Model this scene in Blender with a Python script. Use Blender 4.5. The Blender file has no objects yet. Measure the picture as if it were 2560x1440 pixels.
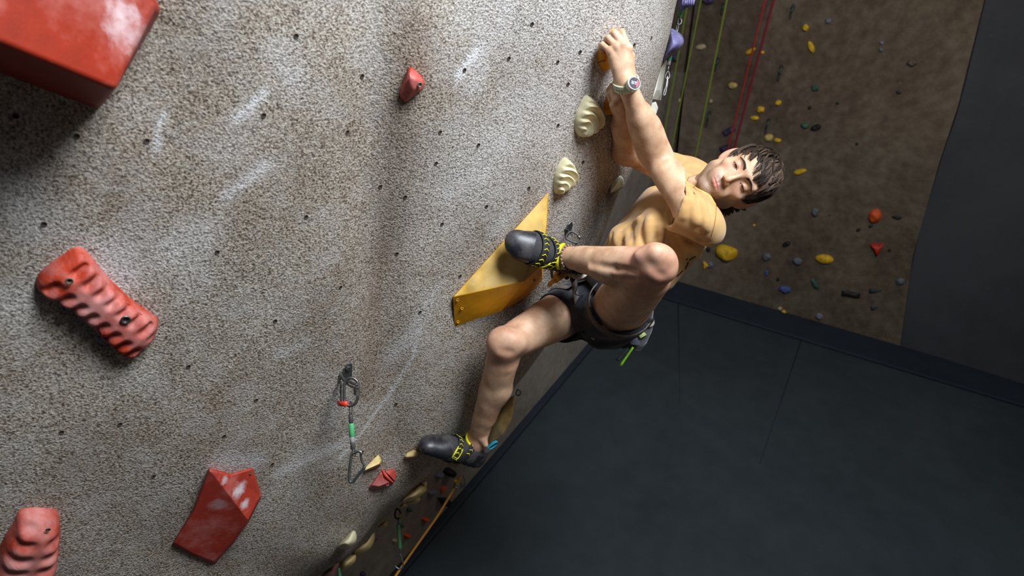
import bpy, bmesh, math, random
import numpy as np
from mathutils import Vector, Matrix

# ---------------------------------------------------------------- camera, world, lights, exposure
SC = bpy.context.scene
COL = SC.collection
FPX = 1707.0
th = math.radians(30.6); ro = math.asin(.0796)
CF = np.array([0, math.cos(th), -math.sin(th)])
R0 = np.array([1., 0, 0]); U0 = np.array([0, math.sin(th), math.cos(th)])
CR = R0*math.cos(ro) + U0*math.sin(ro)
CU = U0*math.cos(ro) - R0*math.sin(ro)
CC = np.array([0., 0., 3.6])

cam = bpy.data.cameras.new('camera'); camo = bpy.data.objects.new('camera', cam); COL.objects.link(camo)
cam.sensor_width = 36; cam.lens = 36*FPX/2560; cam.clip_start = .05
m = Matrix(((CR[0], CU[0], -CF[0], CC[0]), (CR[1], CU[1], -CF[1], CC[1]), (CR[2], CU[2], -CF[2], CC[2]), (0, 0, 0, 1)))
camo.matrix_world = m
cam.dof.use_dof = True; cam.dof.focus_distance = 2.05; cam.dof.aperture_fstop = 3.2
SC.camera = camo

def ray(x, y):
    return CF + (x-1280)/FPX*CR - (y-720)/FPX*CU
def P(x, y, d):
    """point of the room that stands d metres deep along the view axis"""
    return CC + d*ray(x, y)

W = bpy.data.worlds.new('world'); SC.world = W; W.use_nodes = True
W.node_tree.nodes['Background'].inputs[0].default_value = (.62, .70, .80, 1)
W.node_tree.nodes['Background'].inputs[1].default_value = .04

def area(name, pos, target, size, power, col):
    l = bpy.data.lights.new(name, 'AREA'); l.energy = power; l.size = size; l.color = col; l.shape = 'SQUARE'
    o = bpy.data.objects.new(name, l); COL.objects.link(o)
    d = Vector(target) - Vector(pos)
    o.matrix_world = Matrix.Translation(Vector(pos)) @ d.to_track_quat('-Z', 'Y').to_matrix().to_4x4()
    return o
_n = np.array([.600, -.797, -.070]); _s = np.array([.799, .602, 0.]); _t = np.array([.042, -.056, .998]); _o = CC-1.4*_n
area('skylight', _o+_s*1.30+_t*1.60+_n*1.15, _o+_s*.9-_t*.8, 1.05, 182, (.86, .93, 1.0))
area('back_wall_fill', (3.0, 3.2, 4.9), (1.9, 5.6, 1.2), 1.4, 24, (1, .86, .70))  # added fill that brightens the back wall, no lamp known there
area('warm_fill', (2.6, .8, 2.0), (.6, 1.6, 2.6), 1.4, 4, (1, .76, .52))  # added warm fill for deep shade and the lower wall, no real lamp

SC.view_settings.view_transform = 'Standard'
SC.view_settings.look = 'None'
SC.view_settings.exposure = 0.0
SC.view_settings.gamma = 1.0
SC.view_settings.use_curve_mapping = False

# ---------------------------------------------------------------- helpers
def nrm(v):
    v = np.asarray(v, float); return v/np.linalg.norm(v)
def srgb(r, g, b):
    f = lambda c: (c/255/12.92 if c/255 <= .04045 else ((c/255+.055)/1.055)**2.4)
    return (f(r), f(g), f(b), 1)
class NT:
    def __init__(s, m):
        s.t = m.node_tree; s.n = s.t.nodes; s.l = s.t.links
    def add(s, typ, **kw):
        n = s.n.new(typ)
        for k, v in kw.items():
            if k.startswith('i_'):
                key = k[2:]; key = int(key) if key.isdigit() else key.replace('_', ' ')
                n.inputs[key].default_value = v
            else: setattr(n, k, v)
        return n
    def link(s, a, b): s.l.new(a, b)
    def noise(s, vec, scale, detail=3, rough=.55):
        n = s.add('ShaderNodeTexNoise'); n.inputs['Scale'].default_value = scale; n.inputs['Detail'].default_value = detail
        n.inputs['Roughness'].default_value = rough; s.link(vec, n.inputs['Vector']); return n.outputs['Fac']
    def ramp(s, fac, stops):
        r = s.add('ShaderNodeValToRGB'); e = r.color_ramp.elements
        while len(e) < len(stops): e.new(.5)
        for el, (p, c) in zip(e, stops): el.position = p; el.color = c
        s.link(fac, r.inputs[0]); return r.outputs[0]
    def mix(s, fac, a, b, mode='MIX'):
        n = s.add('ShaderNodeMix'); n.data_type = 'RGBA'; n.blend_type = mode
        for v, i in ((fac, 0), (a, 6), (b, 7)):
            if hasattr(v, 'links'): s.link(v, n.inputs[i])
            else: n.inputs[i].default_value = v
        return n.outputs[2]
    def math(s, op, a, b=0.):
        n = s.add('ShaderNodeMath'); n.operation = op
        for v, i in ((a, 0), (b, 1)):
            if hasattr(v, 'links'): s.link(v, n.inputs[i])
            else: n.inputs[i].default_value = v
        return n.outputs[0]
    def bump(s, h, strength, dist):
        b = s.add('ShaderNodeBump'); b.inputs['Strength'].default_value = strength; b.inputs['Distance'].default_value = dist
        s.link(h, b.inputs['Height']); return b.outputs[0]
def base_mat(name, rough=.6, metal=0.):
    m = bpy.data.materials.new(name); m.use_nodes = True
    b = m.node_tree.nodes['Principled BSDF']; b.inputs['Roughness'].default_value = rough; b.inputs['Metallic'].default_value = metal
    return m, b, NT(m)
MATS = {}
def chalked(name, col, blobs, origin, rough=.55, dust=.3):
    """hold colour with chalk rubbed into given places (world positions, radii)"""
    m, b, t = base_mat(name, rough); tc = t.add('ShaderNodeTexCoord'); v = tc.outputs['Object']; c = np.array(srgb(*col))
    cc = t.ramp(t.noise(v, 18, 4), [(.3, tuple(c[:3]*.82)+(1,)), (.7, tuple(np.minimum(c[:3]*1.15, 1))+(1,))])
    dn = t.ramp(t.noise(v, 9, 5, .6), [(.48, (0, 0, 0, 1)), (.8, (dust,)*3+(1,))]); cc = t.mix(dn, cc, srgb(196, 170, 166)); gr = t.noise(v, 45, 5, .65)
    for p, r, s in blobs:
        q = t.add('ShaderNodeVectorMath'); q.operation = 'DISTANCE'; t.link(v, q.inputs[0]); q.inputs[1].default_value = tuple(np.asarray(p)-np.asarray(origin))
        f = t.math('ADD', q.outputs['Value'], t.math('MULTIPLY', t.math('SUBTRACT', gr, .5), r*1.6)); f = t.ramp(t.math('DIVIDE', f, r), [(.35, (s,)*3+(1,)), (1.0, (0, 0, 0, 1))]); cc = t.mix(f, cc, srgb(212, 200, 202))
    t.link(cc, b.inputs['Base Color']); t.link(t.bump(t.noise(v, 140, 3), .35, .001), b.inputs['Normal']); b.inputs['Specular IOR Level'].default_value = .3
    return m
def mat(name, col, rough=.55, metal=0., var=.12, scale=40., bump=.15, bd=.001, chalk=0., sheen=0., spec=.5, cc_=(205, 190, 188)):
    """plain coloured material with fine mottling, optional chalk dust and relief"""
    if name in MATS: return MATS[name]
    m, b, t = base_mat(name, rough, metal)
    tc = t.add('ShaderNodeTexCoord'); v = tc.outputs['Object']
    c = np.array(srgb(*col))
    n1 = t.noise(v, scale, 4)
    lo = tuple(c[:3]*(1-var*2))+(1,); hi = tuple(np.minimum(c[:3]*(1+var*2), 1))+(1,)
    cc = t.ramp(n1, [(.3, lo), (.7, hi)])
    if chalk > 0:
        n2 = t.noise(v, scale*.45, 5, .65)
        f = t.ramp(n2, [(.5-.12*chalk, (0, 0, 0, 1)), (.78, (chalk*.8,)*3+(1,))])
        cc = t.mix(f, cc, srgb(*cc_))
    t.link(cc, b.inputs['Base Color'])
    b.inputs['Specular IOR Level'].default_value = spec
    if sheen: b.inputs['Sheen Weight'].default_value = sheen
    if bump: t.link(t.bump(t.noise(v, scale*8, 3), bump, bd), b.inputs['Normal'])
    MATS[name] = m; return m

def tag(o, label=None, cat=None, group=None, kind=None):
    if label: o['label'] = label
    if cat: o['category'] = cat
    if group: o['group'] = group
    if kind: o['kind'] = kind
    return o
def empty(name, loc, label=None, cat=None, group=None, parent=None):
    o = bpy.data.objects.new(name, None); COL.objects.link(o); o.empty_display_size = .05
    if parent is None: o.location = Vector(loc)
    else:
        o.parent = parent; o.location = Vector(loc)-parent.location
    return tag(o, label, cat, group)
def mesh_np(name, V, Fs, material, parent=None, smooth=True, origin=None, cols=None):
    """V world coords (n,3); Fs list/array of faces; the object's origin goes to the base of the thing"""
    V = np.asarray(V, float)
    if parent is not None: org = np.array(parent.matrix_basis.translation) if parent.parent is None else np.array(parent.matrix_basis.translation)+np.array(parent.parent.matrix_basis.translation)
    else: org = np.array(origin if origin is not None else V.mean(0))
    me = bpy.data.meshes.new(name)
    L = V-org
    if isinstance(Fs, np.ndarray) and Fs.ndim == 2:
        n, k = Fs.shape
        me.vertices.add(len(L)); me.vertices.foreach_set('co', L.astype(np.float32).ravel())
        me.loops.add(n*k); me.loops.foreach_set('vertex_index', Fs.astype(np.int32).ravel())
        me.polygons.add(n); me.polygons.foreach_set('loop_start', np.arange(0, n*k, k, dtype=np.int32))
        me.update(calc_edges=True); me.validate()
    else:
        me.from_pydata([tuple(v) for v in L], [], [tuple(int(i) for i in f) for f in Fs]); me.update()
    me.materials.append(material)
    if smooth: me.polygons.foreach_set('use_smooth', np.ones(len(me.polygons), bool))
    if cols is not None:
        for nm, c in cols.items():
            a = me.color_attributes.new(nm, 'FLOAT_COLOR', 'POINT')
            cc = np.ones((len(V), 4), np.float32); c = np.asarray(c)
            cc[:, :3] = c[:, None] if c.ndim == 1 else c[:, :3]
            a.data.foreach_set('color', cc.ravel())
    o = bpy.data.objects.new(name, me); COL.objects.link(o)
    o.location = Vector(org) if parent is None else (0, 0, 0)
    if parent is not None: o.parent = parent
    return o
def bev(o, w, seg=3, ang=30):
    b = o.modifiers.new('bevel', 'BEVEL'); b.width = w; b.segments = seg; b.limit_method = 'ANGLE'; b.angle_limit = math.radians(ang)
    return o
def catmull(pts, n=8, closed=False):
    p = np.asarray(pts, float); out = []; N = len(p)
    for i in range(N if closed else N-1):
        a, b, c, d = (p[(i+k) % N] if closed else p[min(max(i+k, 0), N-1)] for k in (-1, 0, 1, 2))
        for t in np.arange(n)/n:
            out.append(.5*((2*b)+(c-a)*t+(2*a-5*b+4*c-d)*t*t+(3*b-a-3*c+d)*t**3))
    if not closed: out.append(p[-1])
    return np.array(out)
def tube_geo(path, r, seg=8, closed=False, flat=1., fdir=None):
    p = np.asarray(path, float); N = len(p); r = np.ones(N)*r
    T = np.roll(p, -1, 0)-np.roll(p, 1, 0) if closed else np.gradient(p, axis=0)
    T /= np.linalg.norm(T, axis=1)[:, None]+1e-12
    up = nrm(np.cross(T[0], [.31, .52, .79])) if fdir is None else np.asarray(fdir, float)
    V = []
    for i in range(N):
        if fdir is not None: u = np.asarray(fdir, float)-T[i]*np.dot(fdir, T[i])
        else: u = up-T[i]*np.dot(up, T[i])
        u = u/(np.linalg.norm(u)+1e-12); up = u; w = np.cross(T[i], u)
        a = np.arange(seg)*2*math.pi/seg
        V.append(p[i]+r[i]*(np.outer(np.cos(a), u)*flat+np.outer(np.sin(a), w)))
    V = np.concatenate(V); Fs = []
    for i in range(N if closed else N-1):
        j = (i+1) % N
        for k in range(seg): Fs.append((i*seg+k, i*seg+(k+1) % seg, j*seg+(k+1) % seg, j*seg+k))
    if not closed: Fs.append(tuple(range(seg))[::-1]); Fs.append(tuple((N-1)*seg+k for k in range(seg)))
    return V, Fs
def join_geo(gs):
    V = []; Fs = []; n = 0
    for v, f in gs:
        V.append(v); Fs += [tuple(i+n for i in q) for q in f]; n += len(v)
    return np.concatenate(V), Fs
def tube(name, path, r, material, parent=None, seg=10, closed=False, flat=1., fdir=None):
    v, f = tube_geo(path, r, seg, closed, flat, fdir)
    return mesh_np(name, v, f, material, parent)
def sphere_geo(c, r, nu=10, nv=7, M=None):
    V = []; Fs = []
    for j in range(nv+1):
        for i in range(nu):
            a = 2*math.pi*i/nu; b = math.pi*j/nv
            q = np.array([math.sin(b)*math.cos(a), math.sin(b)*math.sin(a), math.cos(b)])*r
            V.append(np.asarray(c)+(M @ q if M is not None else q))
    for j in range(nv):
        for i in range(nu): Fs.append((j*nu+i, (j+1)*nu+i, (j+1)*nu+(i+1) % nu, j*nu+(i+1) % nu))
    return np.array(V), Fs
def smooth01(a, b, x):
    t = np.clip((x-a)/(b-a), 0, 1); return t*t*(3-2*t)
def frame(n, up=CU):
    n = nrm(n); e1 = nrm(np.cross(up, n)); e2 = np.cross(n, e1); return e1, e2, n

# ---------------------------------------------------------------- main climbing wall: a bulging overhang
al = math.radians(53); be = math.radians(4); WD = 1.40
WN = np.array([math.cos(al)*math.cos(be), -math.sin(al)*math.cos(be), -math.sin(be)])
WS = nrm(np.cross([0, 0, 1], WN)); WT = np.cross(WN, WS)
WO = CC-WN*WD
BA, BR = .17, .45
CONT = [(1778, -330), (1730, -150), (1690, 0), (1666, 100), (1628, 220), (1583, 390), (1541, 490), (1502, 592), (1450, 720), (1410, 800), (1367, 872), (1276, 983), (1190, 1082), (1101, 1170), (1050, 1217), (994, 1268), (947, 1318), (877, 1385), (830, 1416), (770, 1452), (560, 1580), (200, 1800)]
def plane_st(x, y, off=0.):
    r = ray(x, y); t = (WD+off)/(-np.dot(WN, r)); p = CC+r*t-WO
    return np.array([p @ WS, p @ WT])
CONT_ST = catmull([plane_st(x, y, BA) for x, y in CONT], 5)
ST_H = np.array([-.05, .03])
def seg_dist(q, poly):
    """unsigned distance to the polyline and side sign (>0 on the face of the wall)"""
    best = np.full(len(q), 9.); sgn = np.ones(len(q))
    for a, b in zip(poly[:-1], poly[1:]):
        ab = b-a; t = np.clip(((q-a) @ ab)/(ab @ ab), 0, 1); d = q-(a+t[:, None]*ab); dd = np.hypot(d[:, 0], d[:, 1])
        cr = ab[0]*(q[:, 1]-a[1])-ab[1]*(q[:, 0]-a[0])
        m_ = dd < best-1e-9; best = np.where(m_, dd, best); sgn = np.where(m_, -np.sign(cr), sgn)
    return best*sgn
_s0 = seg_dist(np.array([plane_st(600, 500)]), CONT_ST)[0]
CSG = 1. if _s0 > 0 else -1.
def wall_h(s, t):
    q = np.stack([np.ravel(s), np.ravel(t)], 1); d = seg_dist(q, CONT_ST)*CSG
    u = np.clip((BR-d)/BR, 0, None)
    h = -BA*u*u - np.where(d < 0, 2.2*d*d, 0)
    # slow unevenness of the sprayed surface and a shallow vertical rib
    s_, t_ = q[:, 0], q[:, 1]
    w = .010*np.sin(3.1*s_+1.3*t_+.6)*np.cos(2.3*t_-.8*s_)+.005*np.sin(8.3*s_+2.*t_)*np.sin(5.9*t_+1.)+.003*np.sin(17*s_+5*np.sin(3*t_))
    rib = plane_st(965, 600)
    w += -.026*np.exp(-((s_-rib[0]-.03*np.sin(2.5*t_))/.08)**2)+.012*np.sin(4.3*s_-2.1*t_+1.2)*np.sin(2.6*t_+.4)
    return (h+w).reshape(np.shape(s))
def wall_pt(s, t, lift=0.):
    return WO+WS*s+WT*t+WN*(wall_h(np.array([s]), np.array([t]))[0]+lift)
GS, GT, GE = -2.2, -3.4, .02
_gs = np.arange(GS, 2.2, GE); _gt = np.arange(GT, 2.2, GE)
HG = wall_h(*np.meshgrid(_gs, _gt))
def hq(s, t):
    u = min(max((s-GS)/GE, 0), len(_gs)-1.001); v = min(max((t-GT)/GE, 0), len(_gt)-1.001); i, j = int(u), int(v); u -= i; v -= j
    return (HG[j, i]*(1-u)+HG[j, i+1]*u)*(1-v)+(HG[j+1, i]*(1-u)+HG[j+1, i+1]*u)*v
def wall_hit(x, y):
    """first point of the bulging wall along the line of sight (marching, then bisection)"""
    r = ray(x, y); rs, rt, rn = r @ WS, r @ WT, r @ WN; c0 = CC-WO; s0, t0, n0 = c0 @ WS, c0 @ WT, c0 @ WN
    g = lambda d: (n0+d*rn)-hq(s0+d*rs, t0+d*rt)
    d = .75
    while g(d) > 0 and d < 3.4: d += .03
    a, b = d-.03, d
    for _ in range(16):
        m_ = (a+b)/2
        if g(m_) > 0: a = m_
        else: b = m_
    return CC+r*b, b
def wall_n(p):
    s, t = (p-WO) @ WS, (p-WO) @ WT; e = .02
    h = [hq(s+e, t), hq(s-e, t), hq(s, t+e), hq(s, t-e)]
    return nrm(WN-WS*(h[0]-h[1])/(2*e)-WT*(h[2]-h[3])/(2*e))

def build_wall():
    cs = np.array([plane_st(x, y) for x, y in ((-500, -300), (-500, 1700), (1800, -300), (700, 1700))])
    s0, s1 = cs[:, 0].min()-.1, CONT_ST[:, 0].max()+.45
    t0, t1 = cs[:, 1].min()+.05, max(cs[:, 1].max(), 1.1)
    st = .011; S = np.arange(s0, s1, st); T = np.arange(t0, t1, st)
    SS, TT = np.meshgrid(S, T); q = np.stack([SS.ravel(), TT.ravel()], 1)
    H = wall_h(SS, TT).ravel(); d = seg_dist(q, CONT_ST)*CSG
    V = WO+np.outer(q[:, 0], WS)+np.outer(q[:, 1], WT)+np.outer(H, WN)
    ok = d > -.34
    nx, ny = len(S), len(T); I = np.arange(nx*ny).reshape(ny, nx)
    a, b, c, e = I[:-1, :-1].ravel(), I[:-1, 1:].ravel(), I[1:, 1:].ravel(), I[1:, :-1].ravel()
    k = ok[a] & ok[b] & ok[c] & ok[e]
    Fq = np.stack([a, b, c, e], 1)[k]
    used = np.unique(Fq); mp = np.full(nx*ny, -1); mp[used] = np.arange(len(used)); Fq = mp[Fq]; V = V[used]; q = q[used]
    # stains (rubber, dust) and chalk; some strokes also paint in shade and light
    def strokes(lst):
        o = np.zeros(len(q))
        for pts, w, a_ in lst:
            pl = np.array([plane_st(x, y) for x, y in pts])
            if len(pl) == 1: dd = np.hypot(*(q-pl[0]).T)
            else: dd = np.abs(seg_dist(q, pl))
            o = np.maximum(o, a_*np.exp(-(dd/w)**2))
        return o
    brown = strokes([([(1040, 60), (1018, 300), (1000, 480), (975, 650), (945, 800), (925, 980)], .050, .80), ([(1010, 560), (990, 700)], .05, .6),  # rib band: brown stain with the rib's soft shade painted in
                     ([(620, 450), (590, 560)], .05, .35), ([(900, 830), (870, 930)], .04, .5), ([(1500, 260), (1490, 420)], .05, .25), ([(330, 380), (300, 480)], .05, .2),  # stroke below the hands is the arm's cast shadow, painted brown
                     ([(620, 1130), (600, 1260)], .05, .5), ([(720, 330), (760, 420)], .06, .3), ([(960, 1090), (900, 1240), (820, 1300)], .05, .4), ([(1250, 700), (1180, 900)], .05, .25)])
    chalk = strokes([([(1150, 185), (1195, 130)], .018, .9), ([(1185, 215), (1215, 110)], .05, .45), ([(850, 1140), (980, 1010), (1038, 900), (1055, 830)], .006, .6), ([(700, 1180), (850, 1110)], .02, .45),
                     ([(392, 385), (398, 320), (412, 285)], .006, .8), ([(590, 295), (660, 228)], .011, .7), ([(560, 490), (660, 410)], .014, .5), ([(430, 620)], .06, .3),
                     ([(270, 650), (300, 700)], .045, .6), ([(540, 1150), (640, 1150)], .03, .45), ([(30, 420), (60, 540)], .05, .4), ([(1100, 730), (1000, 900)], .03, .3), ([(1130, 490)], .03, .5),
                     ([(860, 950), (830, 1060)], .03, .35), ([(700, 880), (760, 860)], .02, .35), ([(520, 560), (500, 700)], .03, .25), ([(1290, 520), (1250, 580)], .04, .4),
                     ([(1240, 60), (1660, 30)], .12, .35), ([(1200, 420), (1420, 260), (1640, 60)], .20, .32), ([(1420, 560), (1560, 330)], .10, .3), ([(20, 760), (80, 780)], .05, .25), ([(680, 130), (730, 190)], .03, .3), ([(1380, 250), (1400, 160)], .06, .3)])  # broad pale zones: chalk dust plus upper-right light painted into the colour
    m_, b, t = base_mat('textured_wall_render', .85)
    tc = t.add('ShaderNodeTexCoord'); v = tc.outputs['Object']
    g1 = t.noise(v, 205, 2, .55); g2 = t.noise(v, 85, 3, .6); g3 = t.noise(v, 520, 2, .6); big = t.noise(v, 3.2, 5, .6); mid = t.noise(v, 11, 4, .6)
    f = t.math('ADD', t.math('MULTIPLY', g1, .62), t.math('ADD', t.math('MULTIPLY', g2, .22), t.math('MULTIPLY', g3, .16)))
    c1 = t.ramp(f, [(.385, (.075, .055, .042, 1)), (.44, (.235, .192, .150, 1)), (.52, (.385, .338, .282, 1)), (.63, (.58, .54, .485, 1))])
    c2 = t.mix(t.ramp(big, [(.38, (0, 0, 0, 1)), (.66, (.75,)*3+(1,))]), c1, (.66, .58, .50, 1), 'MULTIPLY')
    c3 = t.mix(t.ramp(mid, [(.45, (0, 0, 0, 1)), (.75, (.30,)*3+(1,))]), c2, (.54, .53, .54, 1))
    vs = t.add('ShaderNodeVertexColor'); vs.layer_name = 'stain_shade'; vc = t.add('ShaderNodeVertexColor'); vc.layer_name = 'chalk'
    sb = t.math('MULTIPLY', vs.outputs[0], t.ramp(mid, [(.3, (.35,)*3+(1,)), (.65, (1,)*3+(1,))]))
    c4 = t.mix(sb, c3, (.52, .40, .33, 1), 'MULTIPLY')
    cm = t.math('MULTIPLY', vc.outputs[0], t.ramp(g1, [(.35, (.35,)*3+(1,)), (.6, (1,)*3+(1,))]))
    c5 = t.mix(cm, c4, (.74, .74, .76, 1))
    t.link(c5, b.inputs['Base Color'])
    hgt = t.math('ADD', t.math('MULTIPLY', g1, 1.0), t.math('MULTIPLY', g2, .6))
    t.link(t.bump(hgt, 1.0, .0034), b.inputs['Normal'])
    b.inputs['Specular IOR Level'].default_value = .25
    o = mesh_np('wall_left', V, Fq, m_, origin=WO, cols={'stain_shade': brown, 'chalk': chalk})
    tag(o, 'grey textured overhanging climbing wall with granular finish that the climber hangs on', kind='structure')
    return o
WALL = build_wall()
MATHOLE = mat('hole_dark', (26, 20, 16), .9, bump=0)
MATRIM = mat('hole_rim', (104, 88, 72), .6, var=.2)
def bolt_hole(x, y, r=.0046):
    p, _ = wall_hit(x, y); n = wall_n(p); e1, e2, n = frame(n)
    V = []; a = np.arange(12)*2*math.pi/12
    for rr, hh in ((r*1.3, -.001), (r*1.12, .0018), (r*.98, .0012), (r*.9, .0004)):
        V.append(p+n*hh+rr*(np.outer(np.cos(a), e1)+np.outer(np.sin(a), e2)))
    V = np.concatenate(V); Fs = [(i*12+k, i*12+(k+1) % 12, (i+1)*12+(k+1) % 12, (i+1)*12+k) for i in range(3) for k in range(12)]+[tuple(36+k for k in range(12))]
    o = mesh_np('bolt_hole', V, Fs, MATRIM, WALL); o.data.materials.append(MATHOLE)
    for i, f in enumerate(o.data.polygons): f.material_index = 1 if i >= 24 else 0
for x, y in [(367, 352), (659, 288), (1161, 175), (765, 542), (543, 630), (951, 466), (1013, 492), (992, 634), (851, 718), (688, 802), (471, 916), (154, 1080), (384, 1190), (1272, 146), (1394, 155), (192, 340), (681, 1160),
             (1196, 362), (1090, 408), (1322, 470), (1395, 313), (40, 290), (868, 330), (740, 90), (905, 190), (1330, 60), (1450, 130), (1420, 210), (1216, 516), (1105, 560), (1100, 330), (640, 1000), (560, 1090), (990, 1010), (1050, 780), (1150, 690), (905, 1130), (300, 1060), (110, 560), (1457, 405), (1585, 112), (1628, 94)]:
    bolt_hole(x, y)
# ---------------------------------------------------------------- the hall behind: floor, back wall, right wall, lower wall
def floor_pt(x, y, z=0.):
    r = ray(x, y); return CC+r*((z-CC[2])/r[2])
def plane_hit(x, y, pl):
    o, n = pl; r = ray(x, y); return CC+r*(np.dot(n, o-CC)/np.dot(n, r))
A0 = floor_pt(1690, 707); A1 = floor_pt(2250, 870)
bd = nrm(A1-A0); bn = nrm(np.cross(bd, [0, 0, 1]))
if np.dot(bn, CC-A0) < 0: bn = -bn
LEAN = .06                                         # the back wall leans a little into the hall
bnl = nrm(bn-np.array([0, 0, LEAN])); BACK = (A0, bnl)
L0 = floor_pt(980, 1440); L1 = floor_pt(1492, 838)
ld = nrm(L1-L0); ln = nrm(np.cross(ld, [0, 0, 1]))
if np.dot(ln, CC-L0) < 0: ln = -ln
LOW = (L0, ln)
def slab(name, pts, n, th_, material, label, kind='structure'):
    pts = np.array(pts); k = len(pts); V = np.concatenate([pts, pts-np.asarray(n)*th_])
    Fs = [tuple(range(k)), tuple(range(2*k-1, k-1, -1))]+[(i, i+k, (i+1) % k+k, (i+1) % k) for i in range(k)]
    o = mesh_np(name, V, Fs, material, smooth=False, origin=pts.mean(0)); bm = bmesh.new(); bm.from_mesh(o.data)
    bmesh.ops.recalc_face_normals(bm, faces=bm.faces); bm.to_mesh(o.data); bm.free()
    tag(o, label, kind=kind); return o
def dirty(name, stops, rough, big=.9, fine=14, bumpd=.004, streak=None):
    m_, b, t = base_mat(name, rough); tc = t.add('ShaderNodeTexCoord'); v = tc.outputs['Object']
    f = t.math('ADD', t.math('MULTIPLY', t.noise(v, big, 6, .62), .6), t.math('MULTIPLY', t.noise(v, fine, 5, .6), .4))
    c = t.ramp(f, stops)
    sp = t.ramp(t.noise(v, 30, 2, .5), [(.70, (0, 0, 0, 1)), (.80, (.35,)*3+(1,))])
    c = t.mix(sp, c, (stops[-1][1][0]*1.8, stops[-1][1][1]*1.8, stops[-1][1][2]*1.8, 1))
    t.link(c, b.inputs['Base Color']); t.link(t.bump(t.noise(v, 90, 3), .5, bumpd), b.inputs['Normal'])
    b.inputs['Specular IOR Level'].default_value = .2
    return m_
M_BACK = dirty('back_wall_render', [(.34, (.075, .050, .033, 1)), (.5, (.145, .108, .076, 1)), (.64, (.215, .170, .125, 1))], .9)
M_GREY = dirty('painted_grey_wall', [(.36, (.050, .052, .058, 1)), (.62, (.075, .078, .086, 1))], .8, .6, 3, .001)
M_FLOOR = dirty('navy_mat_vinyl', [(.36, (.029, .038, .044, 1)), (.64, (.044, .056, .064, 1))], .62, .7, 5, .001)
M_BAND = dirty('mat_edge_vinyl', [(.36, (.018, .025, .036, 1)), (.64, (.026, .034, .046, 1))], .6, .7, 5, .001)
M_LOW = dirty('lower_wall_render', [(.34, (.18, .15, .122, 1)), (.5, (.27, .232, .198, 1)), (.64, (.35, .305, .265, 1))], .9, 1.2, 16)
bup = nrm(np.array([0, 0, 1.])+bn*LEAN)
hit = lambda x, y: plane_hit(x, y, BACK)
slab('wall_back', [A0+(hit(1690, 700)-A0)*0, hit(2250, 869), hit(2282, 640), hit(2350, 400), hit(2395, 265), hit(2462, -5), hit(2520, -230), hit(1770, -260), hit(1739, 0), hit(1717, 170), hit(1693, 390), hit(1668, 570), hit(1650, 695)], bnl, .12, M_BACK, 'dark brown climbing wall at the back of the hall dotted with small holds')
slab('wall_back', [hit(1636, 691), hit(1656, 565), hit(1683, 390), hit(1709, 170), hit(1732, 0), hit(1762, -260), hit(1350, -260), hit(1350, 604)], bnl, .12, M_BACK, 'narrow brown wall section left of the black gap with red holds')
g0 = A0-bd*3-bnl*.14; slab('trim_1', [g0, g0+bd*7.3, g0+bd*7.3+bup*5.2, g0+bup*5.2], bnl, .05, MATHOLE, 'black gap behind the two brown wall sections')
A2 = floor_pt(2560, 970); q0 = hit(2251, 870)-bnl*.02; qd = nrm(A2-A1)
r_top = [hit(x, y)-bnl*.02 for x, y in ((2463, -5), (2521, -230))]
slab('wall_right', [q0, q0+qd*4.2, q0+qd*4.2+bup*5.6, r_top[1]+bup*1.2, r_top[1], r_top[0], hit(2396, 265)-bnl*.02, hit(2351, 400)-bnl*.02, hit(2283, 640)-bnl*.02], bnl, .1, M_GREY, 'plain dark grey building wall right of the brown climbing wall')
cr = catmull([hit(x, y)-bnl*.008 for x, y in ((2250, 866), (2283, 640), (2351, 400), (2396, 265), (2463, -5), (2521, -230))], 5)
tag(tube('trim_2', cr, .007, MATHOLE, seg=6), 'thin dark joint between brown wall and grey wall', kind='structure')
fl = [np.array([-6, .2, 0]), np.array([9, .2, 0]), np.array([9, 9.5, 0]), np.array([-6, 9.5, 0])]
slab('floor', fl, (0, 0, 1), .3, M_FLOOR, 'dark navy padded floor far below the climber')
def strip(a, b, n, w, h, material, label, name='trim_3'):
    a, b, n = map(np.asarray, (a, b, n)); z = np.array([0, 0, 1.])
    pts = [a, b, b+n*w, a+n*w]; V = np.array(pts+[p+z*h for p in pts]); Fs = [(0, 3, 2, 1), (4, 5, 6, 7), (0, 1, 5, 4), (1, 2, 6, 5), (2, 3, 7, 6), (3, 0, 4, 7)]
    o = mesh_np(name, V, Fs, material, smooth=False, origin=a); bev(o, .012, 2); return tag(o, label, kind='structure')
strip(A0-bd*1.2, A0+bd*5.6, bn, .42, .03, M_BAND, 'near black mat strip along the foot of the back wall')
lw = L0-ld*2.2; le = L1+ld*2.6
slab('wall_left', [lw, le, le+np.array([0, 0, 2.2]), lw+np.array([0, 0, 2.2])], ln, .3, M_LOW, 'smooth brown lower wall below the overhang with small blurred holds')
strip(lw, le-ld*1.0, ln, .06, .04, M_BAND, 'dark blue mat edge along the lower wall', 'trim_4')
LOWHIT = lambda x, y: plane_hit(x, y, LOW)
# mat seams
for x0, y0, x1, y1 in ((1695, 735, 1700, 1010), (2010, 830, 1900, 1160)):
    tag(tube('floor_seam', [floor_pt(x0, y0, .001), floor_pt(x1, y1, .001)], .004, M_BAND, seg=5), 'seam between two floor mats', kind='structure')

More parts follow.
